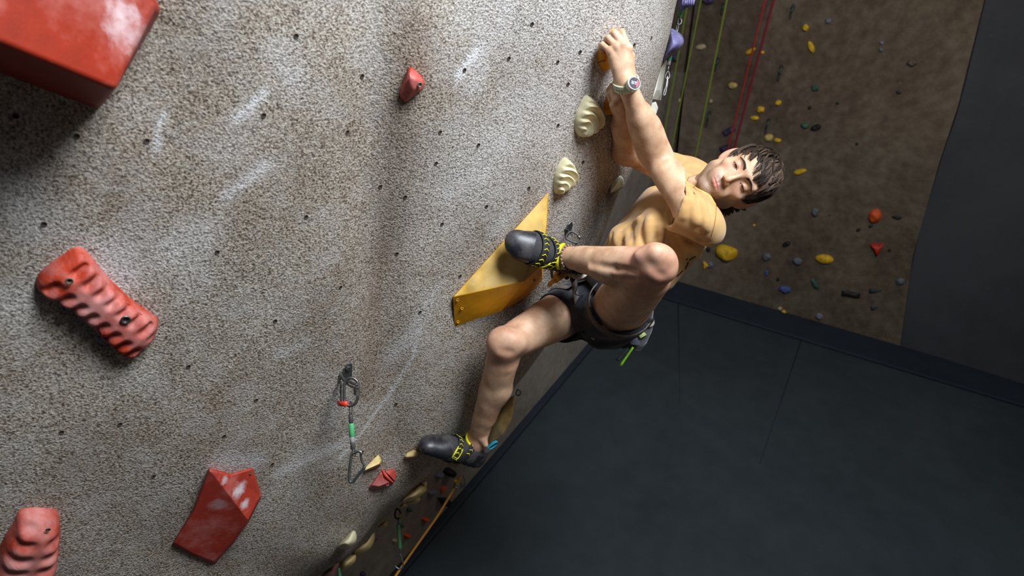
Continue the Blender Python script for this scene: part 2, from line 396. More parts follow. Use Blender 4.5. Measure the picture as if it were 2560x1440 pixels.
# ---------------------------------------------------------------- climbing holds
RED = mat('hold_red', (178, 52, 36), .5, var=.10, scale=16, chalk=.45, bump=.35, spec=.35)
RED2 = mat('hold_red_worn', (184, 72, 60), .55, var=.10, scale=9, chalk=.75, bump=.35, spec=.3)
RED3 = mat('hold_orange_red', (178, 58, 32), .6, var=.10, scale=20, chalk=.8, bump=.35, spec=.35)
YEL = mat('volume_yellow', (226, 160, 22), .5, var=.12, scale=12, bump=.25, spec=.35)
YELC = mat('volume_yellow_chalked', (214, 168, 66), .65, var=.20, scale=16, chalk=1.0, cc_=(196, 180, 146), bump=.25, spec=.3)
ORG = mat('hold_orange', (214, 142, 30), .5, var=.1, scale=40, bump=.3, spec=.35)
CREAM = mat('hold_cream', (214, 204, 166), .6, var=.12, scale=25, bump=.4, spec=.3)
CREAM2 = mat('hold_pale_yellow', (205, 180, 118), .6, var=.14, scale=18, chalk=.4, bump=.3, spec=.3)
MINT = mat('hold_mint', (218, 226, 206), .55, var=.12, scale=30, bump=.3)
PURP = mat('hold_purple', (96, 90, 134), .6, var=.1, scale=25, chalk=.8, cc_=(150, 150, 172), bump=.3)
WHT = mat('hold_white', (206, 203, 190), .55, var=.08, scale=25, bump=.3)
PINK = mat('hold_pink', (222, 160, 158), .55, var=.12, scale=25, chalk=.5, bump=.3)
STEEL = mat('steel', (128, 130, 128), .40, .9, var=.12, scale=60, bump=.1)
STEEL_D = mat('steel_worn', (112, 110, 106), .42, .85, var=.2, scale=80, bump=.15)
GREEN = mat('sleeve_green', (78, 165, 105), .45, var=.06)
mat('sleeve_green_dull', (66, 116, 78), .6, var=.06)
CLEARP = mat('sleeve_grey', (150, 150, 146), .35, var=.05)
DARKP = mat('sleeve_dark', (70, 68, 66), .45, var=.08)
TAPE = mat('tape_red', (225, 62, 40), .5, var=.04)
BLK = mat('hold_black', (24, 24, 26), .5, var=.1)
BK = {k: mat('far_'+k, c, .6, var=.14, scale=30, bump=.4) for k, c in dict(yellow=(222, 176, 30), pale=(204, 180, 104), cream=(188, 172, 136), purple=(70, 58, 88), red=(190, 44, 24), orange=(214, 84, 28), green=(58, 92, 74), dark=(26, 24, 22), grey=(98, 102, 106), blue=(66, 86, 140), lav=(118, 116, 134), teal=(30, 46, 46), brown=(92, 78, 66)).items()}
CHMAT = mat('chalk', (214, 206, 208), .9, bump=.2)

def relief(name, outline, H, material, prof=2.2, fn=None, hitf=None, nf=None, label=None, cat='climbing hold', group=None, nr=18, na=72, soft=True, sink=.004, lean=(0, 0), parent=None):
    """moulded hold: outline given where it meets the wall, domed with relief fn(u, v, rho)"""
    hitf = hitf or (lambda x, y: wall_hit(x, y)[0]); nf = nf or wall_n
    ol = catmull(outline, 6, True) if soft else np.concatenate([np.linspace(outline[i], outline[(i+1) % len(outline)], 8, endpoint=False) for i in range(len(outline))])
    idx = np.linspace(0, len(ol), na, endpoint=False).astype(int); ol = ol[idx]
    c2 = ol.mean(0); W3 = np.array([hitf(x, y) for x, y in ol]); c3 = hitf(*c2); n = nf(c3); e1, e2, n = frame(n)
    lo = W3-c3; a, b, z = lo @ e1, lo @ e2, lo @ n; R = np.hypot(a, b).max()
    V = [c3+n*(H+(fn(0, 0, 0) if fn else 0))+lean[0]*e1*H+lean[1]*e2*H]; Fs = []
    kr_ = np.exp(-.5*(np.minimum(np.arange(na), na-np.arange(na))/(na*.07))**2); kr_ /= kr_.sum()
    sm = lambda w_: np.real(np.fft.ifft(np.fft.fft(w_)*np.fft.fft(kr_)))
    a0, b0, z0 = a, b, z; a1, b1, z1 = sm(a), sm(b), sm(z)
    for k in range(1, nr+1):
        rho = (k/nr)**.8; hh = H*(1-rho**prof)**(.55)
        row = []; mxx = (1-rho)**.7; a, b, z = a0*(1-mxx)+a1*mxx, b0*(1-mxx)+b1*mxx, z0*(1-mxx)+z1*mxx
        for i in range(na):
            u, v = a[i]*rho, b[i]*rho
            h = hh+(fn(u/R, v/R, rho)*min(1, (1-rho)*7) if fn else 0)+z[i]*rho*rho
            if k == nr: h = z[i]-sink
            row.append(c3+e1*(u+lean[0]*hh)+e2*(v+lean[1]*hh)+n*h)
        V += row
    for i in range(na): Fs.append((0, 1+i, 1+(i+1) % na))
    for k in range(nr-1):
        for i in range(na): Fs.append((1+k*na+i, 1+(k+1)*na+i, 1+(k+1)*na+(i+1) % na, 1+k*na+(i+1) % na))
    a, b = a0, b0
    if np.sum(a*np.roll(b, -1)-b*np.roll(a, -1)) < 0: Fs = [f[::-1] for f in Fs]
    o = mesh_np(name, np.array(V), Fs, material, parent, origin=c3)
    if parent is None: tag(o, label, cat, group)
    return o, c3, (e1, e2, n)
def poly(name, V, Fs, material, w=.004, label=None, cat='climbing hold', parent=None, origin=None, group=None, seg=3, sub=0):
    V = np.array(V); o = mesh_np(name, V, Fs, material, parent, smooth=True, origin=origin)
    bm = bmesh.new(); bm.from_mesh(o.data); bmesh.ops.recalc_face_normals(bm, faces=bm.faces); bm.to_mesh(o.data); bm.free()
    bev(o, w, seg, 12); wn = o.modifiers.new('wn', 'WEIGHTED_NORMAL')
    if parent is None: tag(o, label, cat, group)
    return o
def hull(name, V, material, w=.004, **kw):
    bm = bmesh.new(); [bm.verts.new(tuple(v)) for v in V]
    r = bmesh.ops.convex_hull(bm, input=bm.verts)
    bmesh.ops.delete(bm, geom=[g for g in r['geom_interior']+r['geom_unused'] if isinstance(g, bmesh.types.BMVert)], context='VERTS')
    bmesh.ops.dissolve_limit(bm, angle_limit=math.radians(6), verts=bm.verts, edges=bm.edges)
    bm.verts.index_update(); VV = [np.array(v.co) for v in bm.verts]; FF = [tuple(v.index for v in f.verts) for f in bm.faces]; bm.free()
    return poly(name, VV, FF, material, w, **kw)
def on(x, y, lift=0.):
    """point seen at x, y lifted toward the viewer off the main wall"""
    p, d = wall_hit(x, y); return P(x, y, d-lift)
def screw(p, n, r, parent, inner=True, material=None):
    """countersunk socket bolt"""
    e1, e2, n = frame(n); V = []; a = np.arange(16)*2*math.pi/16
    for rr, hh in ((1.35, .0), (1.3, .0016), (1.0, .0018), (.92, .0006), (.5, .0004), (.48, -.0005)):
        V.append(p+n*hh+rr*r*(np.outer(np.cos(a), e1)+np.outer(np.sin(a), e2)))
    V = np.concatenate(V); Fs = [(i*16+k, i*16+(k+1) % 16, (i+1)*16+(k+1) % 16, (i+1)*16+k) for i in range(5) for k in range(16)]+[tuple(80+k for k in range(16))]
    o = mesh_np('bolt', V, Fs, material or STEEL_D, parent); o.data.materials.append(MATHOLE)
    for i, f in enumerate(o.data.polygons): f.material_index = 1 if (i >= 64 or 32 <= i < 48) else 0
    o['label'] = 'steel bolt head'; return o

# large red wedge in the upper left corner
V = [on(-170, -230), on(352, -70), on(407, 28), on(246, 277), on(-150, 128), on(-170, -150, .15), on(330, -58, .05), on(392, 12, .045), on(290, 226, .15), on(-120, 60, .19)]
big = poly('wedge_hold', V, [(5, 9, 8, 7, 6), (0, 5, 6, 1), (1, 6, 7, 2), (2, 7, 8, 3), (3, 8, 9, 4), (4, 9, 5, 0), (0, 1, 2, 3, 4)], RED, .010, 'huge red wedge-shaped hold cut off by the upper left corner', origin=on(120, 20))
big.data.materials[0] = chalked('wedge_red', (138, 36, 12), [(on(298, 75, .085), .050, .42), (on(292, 30, .075), .035, .3)], on(120, 20))

# red arrow-shaped hold, lower left
A, B, C_, D_, E_, F_ = (522, 1168), (632, 1167), (656, 1240), (622, 1306), (536, 1413), (428, 1361)
Vb = [on(*A), on(577, 1183), on(*B), on(*C_), on(*D_), on(585, 1358), on(*E_), on(482, 1392), on(*F_), on(482, 1272)]
Vt = [on(524, 1174, .045), on(577, 1188, .022), on(629, 1173, .012), on(651, 1240, .020), on(620, 1300, .066), on(583, 1352, .040), on(535, 1405, .020), on(484, 1385, .022), on(436, 1358, .020), on(488, 1274, .030)]
V = Vb+Vt; Fs = [(i, (i+1) % 10, (i+1) % 10+10, i+10) for i in range(10)]+[(10, 11, 14), (11, 12, 13), (11, 13, 14), (10, 14, 15), (10, 15, 19), (19, 15, 16), (19, 16, 17), (19, 17, 18), tuple(range(9, -1, -1))]
arr = poly('faceted_hold', V, Fs, RED2, .0045, 'red faceted hold shaped like a folded arrow with chalky top, lower left', origin=on(540, 1290))
arr.data.materials[0] = chalked('arrow_red', (172, 58, 42), [(on(600, 1225, .035), .028, .9), (on(612, 1262, .05), .02, .8), (on(560, 1200, .035), .016, .6), (on(545, 1260, .04), .03, .35)], on(540, 1290), dust=.45)
screw(on(626, 1182, .014), nrm(CC-on(626, 1182)), .0035, arr, material=MATRIM)

# ribbed red holds with two rows of finger slots
def ribfn(n_, axis, depth, rows=(-.22, .36), wid=.17):
    ax = np.array([math.cos(axis), math.sin(axis)])
    def f(u, v, rho):
        l = u*ax[0]+v*ax[1]; c = -u*ax[1]+v*ax[0]; h = 0
        for r_ in rows: h -= depth*math.exp(-((c-r_)/wid)**4)*(.5+.5*math.cos(l*n_*math.pi))**1.2*(abs(l) < .86)
        return h
    return f
def px_axis(x0, y0, x1, y1):
    p0, p1 = on(x0, y0), on(x1, y1); n = wall_n((p0+p1)/2); e1, e2, n = frame(n); d = p1-p0
    return math.atan2(d @ e2, d @ e1)
ol = [(186, 617), (215, 625), (262, 682), (322, 742), (378, 782), (396, 800), (386, 838), (352, 872), (330, 889), (296, 876), (230, 812), (160, 752), (96, 722), (90, 694), (116, 664), (150, 640)]
rib, c3, fr = relief('ribbed_hold', ol, .05, RED3, 6., ribfn(10, px_axis(150, 660, 350, 830), .014, rows=(-.20, .20), wid=.12), label='long red hold with two rows of ribbed finger slots on the left', nr=44, na=150)
screw(on(314, 800, .052), fr[2], .0075, rib); screw(on(173, 703, .052), fr[2], .0055, rib, material=MATRIM)
ol = [(48, 1275), (80, 1268), (118, 1270), (142, 1274), (150, 1300), (148, 1340), (140, 1400), (124, 1460), (90, 1530), (20, 1560), (-40, 1540), (-30, 1440), (6, 1350), (36, 1300)]
rib2, c3, fr = relief('ribbed_hold', ol, .07, RED3, 6., ribfn(12, px_axis(20, 1520, 110, 1280), .014, rows=(-.16, .17), wid=.12), label='red ribbed hold cut off by the lower left corner', nr=44, na=150)
screw(on(120, 1324, .07), fr[2], .004, rib2, material=MATRIM)
# small red hold near the top
V = [on(1022, 165), on(1060, 198), on(1062, 216), on(1013, 259), on(998, 244), on(998, 232), on(1028, 168, .015), on(1048, 184, .025), on(1059, 206, .03), on(1052, 226, .028), on(1015, 252, .012), on(1003, 234, .016), on(1020, 190, .040), on(1030, 222, .040), on(1040, 200, .042)]
s = hull('small_hold', V, RED, .004, label='small red hold with one bolt hole above the middle', origin=on(1030, 212)); screw(on(1049, 212, .037), nrm(CC-on(1049, 212)+.6*CR), .0042, s)
# red two-part hold next to the quickdraw
V = [on(957, 1172), on(922, 1218), on(921, 1225), on(945, 1224), on(985, 1209), on(958, 1174, .02), on(930, 1213, .03), on(948, 1216, .05), on(982, 1203, .055), on(951, 1182, .035)]
s = hull('split_hold', V, RED2, .004, label='red hold split by a groove right of the hanging carabiner', origin=on(950, 1205))
V = [on(962, 1176), on(984, 1172), on(992, 1185), on(988, 1204), on(964, 1180, .022), on(984, 1174, .02), on(991, 1186, .03), on(987, 1203, .05), on(975, 1190, .04)]
hull('split_hold_cap', V, RED2, .003, parent=s)
tube('groove_rib', catmull([on(956, 1174, .03), on(962, 1188, .048), on(972, 1198, .056), on(983, 1206, .058)], 5), .0028, TAPE, s, seg=6)
screw(on(969, 1211, .052), nrm(CC-on(969, 1211)), .004, s, material=RED)

# yellow volume under the raised foot
T0, Lf, BL = (1372, 478), (1132, 741), (1136, 818)
V = [on(*T0), on(*Lf), on(*BL), on(1255, 778), on(1318, 742), on(1356, 700), on(1360, 655), on(1368, 560),
     on(1134, 742, .022), on(1312, 703, .125), on(1354, 664, .115), on(1371, 482, .006), on(1366, 560, .030)]
vol = poly('triangular_volume', V, [(8, 9, 10, 12, 11), (0, 11, 12, 7), (7, 12, 10, 6), (6, 10, 5), (1, 8, 11, 0), (2, 3, 9, 8), (1, 2, 8), (3, 4, 9), (4, 5, 10, 9), (0, 7, 6, 5, 4, 3, 2, 1)], YEL, .0035, 'big yellow triangular volume under the raised foot', origin=on(1270, 660))
vol.data.materials.append(YELC)
for f in vol.data.polygons:
    if f.area > .018 and abs(f.normal @ Vector(nrm(np.cross(V[9]-V[8], V[11]-V[8])))) > .93: f.material_index = 1
for x, y, l in ((1144, 750, .03), (1155, 771, .03), (1145, 805, .01), (1336, 700, .095)):
    q = on(x, y, l); screw(q, nrm(CC-q-.5*CU), .0033, vol, material=YEL)

# cream fans with stepped ridges
def fan(outline, apex, steps, label, hgt=.032):
    pa = on(*apex); 
    def f(u, v, rho): return 0
    ol = outline; c2 = np.array(ol).mean(0); c3, _ = wall_hit(*c2); n = wall_n(c3); e1, e2, n_ = frame(n)
    lo = np.array([wall_hit(x, y)[0]-c3 for x, y in ol]); R = np.hypot(lo @ e1, lo @ e2).max()
    au, av = (pa-c3) @ e1/R, (pa-c3) @ e2/R
    def f(u, v, rho):
        r = math.hypot(u-au, v-av); k = (r*steps+.10*math.sin(3*math.atan2(v-av, u-au)+1)) % 1.; k = k/.75 if k < .75 else (1-k)/.25
        return .012*k-.012+.010*rho
    return relief('stepped_hold', ol, hgt, CREAM, 7., f, label=label, nr=60, na=160)
o, c, fr = fan([(1463, 238), (1482, 248), (1497, 268), (1502, 290), (1495, 312), (1474, 330), (1449, 340), (1437, 326), (1436, 298), (1446, 268)], (1438, 326), 3.1, 'cream hold with stepped shell ridges, upper one nearer the hands')
screw(on(1484, 294, .03), fr[2], .003, o, material=MATHOLE)
o, c, fr = fan([(1411, 393), (1428, 406), (1437, 428), (1434, 448), (1418, 466), (1388, 483), (1383, 468), (1385, 436), (1397, 410)], (1385, 476), 2.9, 'cream hold with stepped shell ridges, lower one above the yellow volume')
screw(on(1420, 437, .028), fr[2], .003, o, material=MATHOLE)
_d = wall_hit(1532, 462)[1]; dd_ = lambda x: _d+.0016*(x-1532)
V = [P(x, y, dd_(x)-l) for x, y, l in ((1550, 433, 0), (1559, 447, -.01), (1561, 460, -.01), (1557, 472, -.01), (1523, 485, 0), (1527, 460, 0), (1530, 450, 0), (1551, 436, .012), (1545, 455, .040), (1557, 468, .03), (1533, 475, .025), (1556, 450, .030))]
hull('small_hold', V, MINT, .004, label='pale mint pointed hold near the wall edge under the elbows', origin=P(1543, 462, _d))
# orange holds in his hands
o1, c, f1 = relief('hand_hold', [(1493, 130), (1500, 114), (1516, 96), (1533, 70), (1541, 84), (1552, 110), (1545, 140), (1530, 160), (1508, 179), (1500, 170), (1493, 150)], .026, ORG, 3.0, label='orange hold gripped by the upper hand with the watch', nr=20)
o2, c, f2 = relief('hand_hold', [(1511, 262), (1514, 250), (1526, 240), (1545, 226), (1556, 240), (1556, 262), (1544, 276), (1517, 286), (1511, 276)], .036, ORG, 3.0, label='orange hold gripped by the lower hand below the watch', nr=20)
tube('groove', catmull([on(1496, 156, .028), on(1508, 152, .026), on(1519, 152, .028)], 4), .0009, MATHOLE, o1, seg=5)
tube('groove', catmull([on(1517, 270, .02), on(1530, 266, .034), on(1540, 258, .037)], 4), .0009, MATHOLE, o2, seg=5)
# yellow-cream chips near the lower foot
V = [on(946, 1135), on(955, 1150), on(953, 1165), on(908, 1181), on(912, 1172), on(946, 1140, .01), on(953, 1152, .035), on(948, 1160, .05), on(912, 1176, .03), on(915, 1166, .012)]
hull('chip_hold', V, CREAM2, .003, label='pale yellow chip hold touching the hanging carabiner', origin=on(935, 1160))
V = [on(1034, 1124), on(1047, 1128), on(1046, 1140), on(1013, 1147), on(1009, 1141), on(1018, 1131), on(1045, 1135, .035), on(1038, 1142, .035), on(1016, 1143, .025), on(1040, 1127, .02)]
hull('chip_hold', V, CREAM2, .003, label='small pale yellow hold under the toe of the lower shoe', origin=on(1028, 1136))
# holds on the rounded lower lip
def lip(outline, H, material, label, fnd=0., d=None):
    def hf(x, y): return wall_hit(x, y)[0]
    return relief('lip_hold', outline, H, material, 3., (lambda u, v, r: -fnd*math.exp(-((v+.1)/.12)**2)) if fnd else None, label=label, nr=16, na=48)
def hold3(name, pts, material, label, w=.004, cat='climbing hold', group=None):
    """hold modelled from corner points (x, y, depth)"""
    V = [P(*p) for p in pts]
    return hull(name, V, material, w, label=label, cat=cat, origin=np.mean(V, 0), group=group)
def lobe(pts, d0, thick, material, label, curve=.03, name='lip_hold', n_=None):
    """crescent or lobe-shaped hold standing out from the lip: closed rounded body following an outline"""
    ol = catmull(pts, 5, True); c = ol.mean(0); V = []; k = len(ol); rings = [(0., 1.), (.45, .95), (.8, .66), (1., 0.), (.8, -.66), (.45, -.95)]
    for rho, z in rings[:4]+rings[4:]:
        for x, y in ol:
            q = c+(np.array([x, y])-c)*rho; V.append(P(q[0], q[1], d0-thick*.5*z-curve*(1-rho)))
    Fs = []
    order = [0, 1, 2, 3, 4, 5]
    for a_, b_ in zip(order, order[1:]):
        for i in range(k): Fs.append((a_*k+i, b_*k+i, b_*k+(i+1) % k, a_*k+(i+1) % k))
    Fs.append(tuple(5*k+i for i in range(k)))
    o = mesh_np(name, np.array(V), Fs, material, origin=P(c[0], c[1], d0)); 
    bm = bmesh.new(); bm.from_mesh(o.data); bmesh.ops.remove_doubles(bm, verts=bm.verts, dist=1e-5); bmesh.ops.recalc_face_normals(bm, faces=bm.faces); bm.to_mesh(o.data); bm.free()
    return tag(o, label, 'climbing hold')
wd = lambda x, y: wall_hit(x, y)[1]
DL = 2.62
lobe([(884, 1326), (892, 1340), (888, 1358), (870, 1373), (850, 1370), (845, 1364), (862, 1344)], wd(862, 1352)-.03, .10, CREAM, 'cream half-moon hold on the lower lip, nearest the bottom streaks')
lobe([(936, 1328), (938, 1346), (926, 1372), (900, 1387), (878, 1386), (896, 1366), (922, 1346)], DL+.15, .10, CREAM2, 'long yellowish crescent hold below the lip, middle of three')
lobe([(880, 1388), (890, 1388), (888, 1404), (872, 1420), (850, 1428), (848, 1408), (862, 1396)], DL+.1, .10, CREAM2, 'pale crescent hold lowest under the lip beside the green sleeve')
lobe([(846, 1398), (849, 1412), (840, 1432), (826, 1450), (796, 1450), (812, 1436), (832, 1418)], wd(815, 1436)-.03, .09, PINK, 'pink crescent hold at the bottom edge of the frame')
lobe([(1052, 1210), (1066, 1216), (1064, 1230), (1040, 1248), (1010, 1256), (1003, 1254), (1020, 1236)], wd(1030, 1236)-.02, .10, CREAM2, 'large yellowish hold on the lip below the lower shoe')
lobe([(1064, 1203), (1068, 1210), (1064, 1219), (1054, 1214), (1050, 1208)], wd(1054, 1208)+.02, .06, CREAM2, 'little beige knob at the right end of the large lip hold')
lobe([(1040, 1240), (1051, 1246), (1048, 1254), (1034, 1259), (1016, 1256)], DL+.12, .08, CREAM2, 'small beige lobe just under the large lip hold')
lobe([(1010, 1256), (1018, 1260), (1016, 1267), (1002, 1268), (998, 1270), (1002, 1260)], DL+.12, .08, CREAM2, 'smallest beige lobe above the lower quickdraw')
lobe([(964, 1302), (969, 1308), (966, 1317), (950, 1319), (944, 1319), (954, 1308)], DL+.25, .08, CREAM2, 'pale beige lobe tucked under the lip left of the lower quickdraw')
# large cream volume behind the straight leg
hold3('cream_volume', [(1288, 986, 2.95), (1286, 1010, 2.8), (1280, 1050, 2.72), (1258, 1090, 2.7), (1226, 1112, 2.72), (1205, 1112, 2.8), (1150, 1128, 2.9), (1142, 1108, 3.0), (1170, 1072, 3.05), (1240, 1010, 3.1), (1240, 1050, 2.68)], CREAM2, 'large pale yellow volume behind the straight leg', .012)
hold3('small_hold', [(1128, 1130, 2.85), (1150, 1140, 2.8), (1152, 1160, 2.8), (1140, 1172, 2.9), (1120, 1160, 2.95)], CREAM2, 'beige hold partly hidden behind the lower shoe')
# holds breaking the right edge of the wall
def edge_d(x, y): return wall_hit(x, y)[1]
ed = 2.32
lobe([(1676, 72), (1692, 78), (1706, 90), (1710, 104), (1704, 118), (1690, 132), (1674, 142), (1655, 156), (1660, 130), (1668, 100)], ed, .17, PURP, 'rounded purple hold standing out from the right edge of the wall', .05, 'edge_hold')
o = lobe([(1698, -20), (1738, -14), (1736, 8), (1722, 14), (1712, 22), (1700, 28), (1694, 10)], ed+.03, .12, PURP, 'purple ribbed hold cut off by the top edge', .03, 'edge_hold')
for k in range(6): tube('rib', catmull([P(1703+k*5.5, 26-k*3.0, ed+.00), P(1706+k*5.5, 10, ed-.05), P(1709+k*5, -14, ed-.05)], 4), .0035, PURP, o, seg=6)
hold3('edge_hold', [(1664, 150, 2.36), (1652, 170, 2.3), (1640, 225, 2.3), (1630, 248, 2.3), (1652, 252, 2.5), (1660, 200, 2.45), (1667, 150, 2.5), (1650, 225, 2.36)], WHT, 'tall white panel hold down the right edge of the wall', .006)
hold3('edge_hold', [(1628, 256, 2.33), (1640, 252, 2.4), (1647, 270, 2.42), (1642, 286, 2.38), (1636, 293, 2.36), (1620, 268, 2.3), (1622, 280, 2.42)], WHT, 'smaller white angular hold right beside the forearm', .006)

# ---------------------------------------------------------------- quickdraws
def ovalpath(c, ax, ay, a, b, n=28, p=2.6):
    t = np.arange(n)*2*math.pi/n; f = lambda w: np.sign(w)*np.abs(w)**(2/p)
    return np.array(c)+np.outer(a*f(np.cos(t)), ax)+np.outer(b*f(np.sin(t)), ay)
def pxpath(pts, d, n=5, closed=False): return catmull([P(x, y, d if np.isscalar(d) else d[i]) for i, (x, y) in enumerate(pts)], n, closed)
d0 = wd(872, 925); qd_ = empty('quickdraw', on(874, 930), 'steel quickdraw with red tape and green sleeve hanging left of the lower foot', 'quickdraw')
n_ = wall_n(on(874, 930)); e1, e2, n_ = frame(n_)
hp = [(876, 906), (868, 908), (859, 920), (851, 934), (856, 944), (870, 948), (878, 944), (880, 912)]
Vp = [on(x, y)+n_*.001 for x, y in hp]+[on(x, y)+n_*.004 for x, y in hp]; k = len(hp)
hpo = poly('hanger_plate', Vp, [tuple(range(k)), tuple(range(2*k-1, k-1, -1))]+[(i, (i+1) % k, (i+1) % k+k, i+k) for i in range(k)], STEEL, .001, parent=qd_)
eye = [on(851, 934, .004), P(862, 950, d0-.035), P(880, 958, d0-.06), P(893, 962, d0-.07), P(896, 968, d0-.07), P(890, 970, d0-.068), P(870, 962, d0-.045), P(852, 944, d0-.005)]
tube('hanger_arm', catmull(eye[:4], 6), .0035, STEEL, qd_, seg=8); tube('hanger_arm', catmull(eye[4:], 6), .003, STEEL, qd_, seg=8)
bp = on(870, 921, .006); a = np.arange(6)*math.pi/3
Vh = np.concatenate([bp+n_*h+.0085*(np.outer(np.cos(a), e1)+np.outer(np.sin(a), e2)) for h in (-.003, .005)])
poly('hex_bolt', Vh, [tuple(range(6)), tuple(range(11, 5, -1))]+[(i, (i+1) % 6, (i+1) % 6+6, i+6) for i in range(6)], STEEL, .0012, parent=qd_)
dq = d0-.065
tube('quick_link', pxpath([(880, 945), (868, 948), (861, 960), (860, 985), (861, 1002), (868, 1012), (878, 1014), (890, 1006), (895, 990), (896, 968), (892, 952)], dq, 5, True), .0043, STEEL_D, qd_, seg=12, closed=True)
nut = [P(890.5, 966, dq), P(891, 988, dq)]; v_, f_ = tube_geo(nut, .0078, 6); mesh_np('link_nut', v_, f_, STEEL_D, qd_, smooth=False)
tube('red_tape', [P(846, 1008, dq+.03), P(851, 1009.5, dq+.01), P(862, 1010, dq-.008), P(869, 1008, dq-.006)], .0075, TAPE, qd_, seg=10, flat=.55, fdir=CF)
tube('rear_wire', pxpath([(853, 950), (852, 975), (853, 1004)], dq+.03), .003, STEEL_D, qd_)
for s_ in (-1, 1): tube('cable_loop', pxpath([(877+2*s_, 1036), (877+3.5*s_, 1020), (877+2.5*s_, 1008), (878, 1002)], dq), .0017, STEEL_D, qd_, seg=6)
for nm, y0, y1, r_, mt in (('ferrule', 1036, 1058, .0062, DARKP), ('green_sleeve', 1058, 1092, .0078, GREEN), ('clear_sleeve', 1090, 1106, .0070, CLEARP), ('ferrule', 1104, 1122, .0064, DARKP)):
    xx = lambda y: 876.5+(y-1036)*.068
    tube(nm, [P(xx(y0), y0, dq), P(xx(y0+1), y0+1.5, dq), P(xx(y1-1), y1-1.5, dq), P(xx(y1), y1, dq)], [r_*.85, r_, r_, r_*.85], mt, qd_, seg=14)
for s_ in (-1, 1): tube('cable_loop', pxpath([(883+2*s_, 1120), (885+4*s_, 1132), (886+1*s_, 1141)], dq), .0017, STEEL_D, qd_, seg=6)
tube('carabiner', pxpath([(886, 1131), (879, 1137), (876, 1155), (873, 1185), (874, 1203), (882, 1204), (895, 1188), (908, 1172), (911, 1166)], dq), .0042, STEEL, qd_, seg=12)
tube('carabiner_nose', pxpath([(886, 1131), (896, 1128), (903, 1131), (902, 1136)], dq), .0044, STEEL, qd_, seg=12)
tube('carabiner_gate', pxpath([(902, 1134), (903, 1146), (907, 1156), (911, 1165)], dq), .0034, STEEL_D, qd_, seg=10)

# quick link behind the raised ankle
q2 = empty('quick_link', on(1426, 575), 'steel hanger with a dark quick link just above the raised ankle', 'quick link')
dk = wd(1424, 575)
hp = [(1427, 551), (1430, 560), (1424, 580), (1415, 592), (1411, 572), (1418, 560)]
n_ = wall_n(on(1424, 575)); k = len(hp); Vp = [on(x, y)+n_*.001 for x, y in hp]+[on(x, y)+n_*.005 for x, y in hp]
poly('hanger_plate', Vp, [tuple(range(k)), tuple(range(2*k-1, k-1, -1))]+[(i, (i+1) % k, (i+1) % k+k, i+k) for i in range(k)], STEEL, .001, parent=q2)
tube('hanger_arm', pxpath([(1414, 570), (1422, 578), (1430, 586)], [dk, dk-.03, dk-.05]), .003, STEEL_D, q2)
tube('hex_bolt', [P(1426, 556, dk-.004), P(1424, 558, dk-.02)], .008, STEEL, q2, seg=6)
tube('link', pxpath([(1418, 586), (1428, 579), (1440, 584), (1450, 592), (1450, 602), (1440, 607), (1428, 603), (1416, 596)], dk-.05, 5, True), .0034, DARKP, q2, closed=True)
tube('link_nut', [P(1444, 588, dk-.05), P(1452, 597, dk-.05)], .0058, STEEL_D, q2, seg=6)
tube('sling', pxpath([(1441, 606), (1439, 618), (1436, 632), (1434, 650)], dk-.045), .003, DARKP, q2)

# lower quickdraw in front of the lower wall
dz = 2.75
q3 = empty('quickdraw', P(995, 1275, dz), 'long green quickdraw hanging below the lip at the bottom', 'quickdraw')
tube('quick_link', pxpath([(993, 1272), (988, 1280), (988, 1292), (994, 1297), (1001, 1292), (1001, 1280)], dz, 5, True), .0042, DARKP, q3, closed=True)
tube('yellow_tape', [P(997, 1289, dz-.004), P(1002, 1290, dz-.004)], .008, BK['yellow'], q3, seg=8)
tube('cable', pxpath([(995, 1295), (996, 1305), (996, 1316)], dz), .0035, STEEL_D, q3)
tube('green_sleeve', pxpath([(996, 1312), (998, 1345), (1000, 1372)], dz), .0075, MATS['sleeve_green_dull'], q3, seg=12)
tube('cable', pxpath([(1000, 1370), (1001, 1380), (1000, 1390)], dz), .003, STEEL_D, q3)
tube('carabiner', pxpath([(999, 1386), (992, 1393), (988, 1408), (987, 1414), (995, 1421), (1005, 1421), (1008, 1411), (1004, 1395), (1001, 1386)], dz, 5, True), .0032, STEEL, q3, closed=True)
# carabiner under the heel, link on the lip, green sleeve at the frame edge
dz2 = 3.15
tag(tube('carabiner', pxpath([(1158, 1190), (1162, 1200), (1162, 1212), (1150, 1220), (1138, 1217), (1140, 1213), (1150, 1214), (1156, 1208)], dz2, 5), .0035, STEEL), 'thin wire carabiner hanging beyond the heel of the lower shoe', 'carabiner')
tag(tube('carabiner', pxpath([(1296, 974), (1302, 980), (1298, 988), (1290, 986), (1293, 976)], 3.0, 5, True), .003, STEEL, closed=True), 'tiny wire ring on the lip behind the straight leg', 'carabiner')
tag(tube('quickdraw_sleeve', pxpath([(846, 1420), (849, 1436), (852, 1460)], 2.62), .006, MATS['sleeve_green_dull']), 'green sleeve rising from the bottom edge beside the pale crescent hold', 'quickdraw')
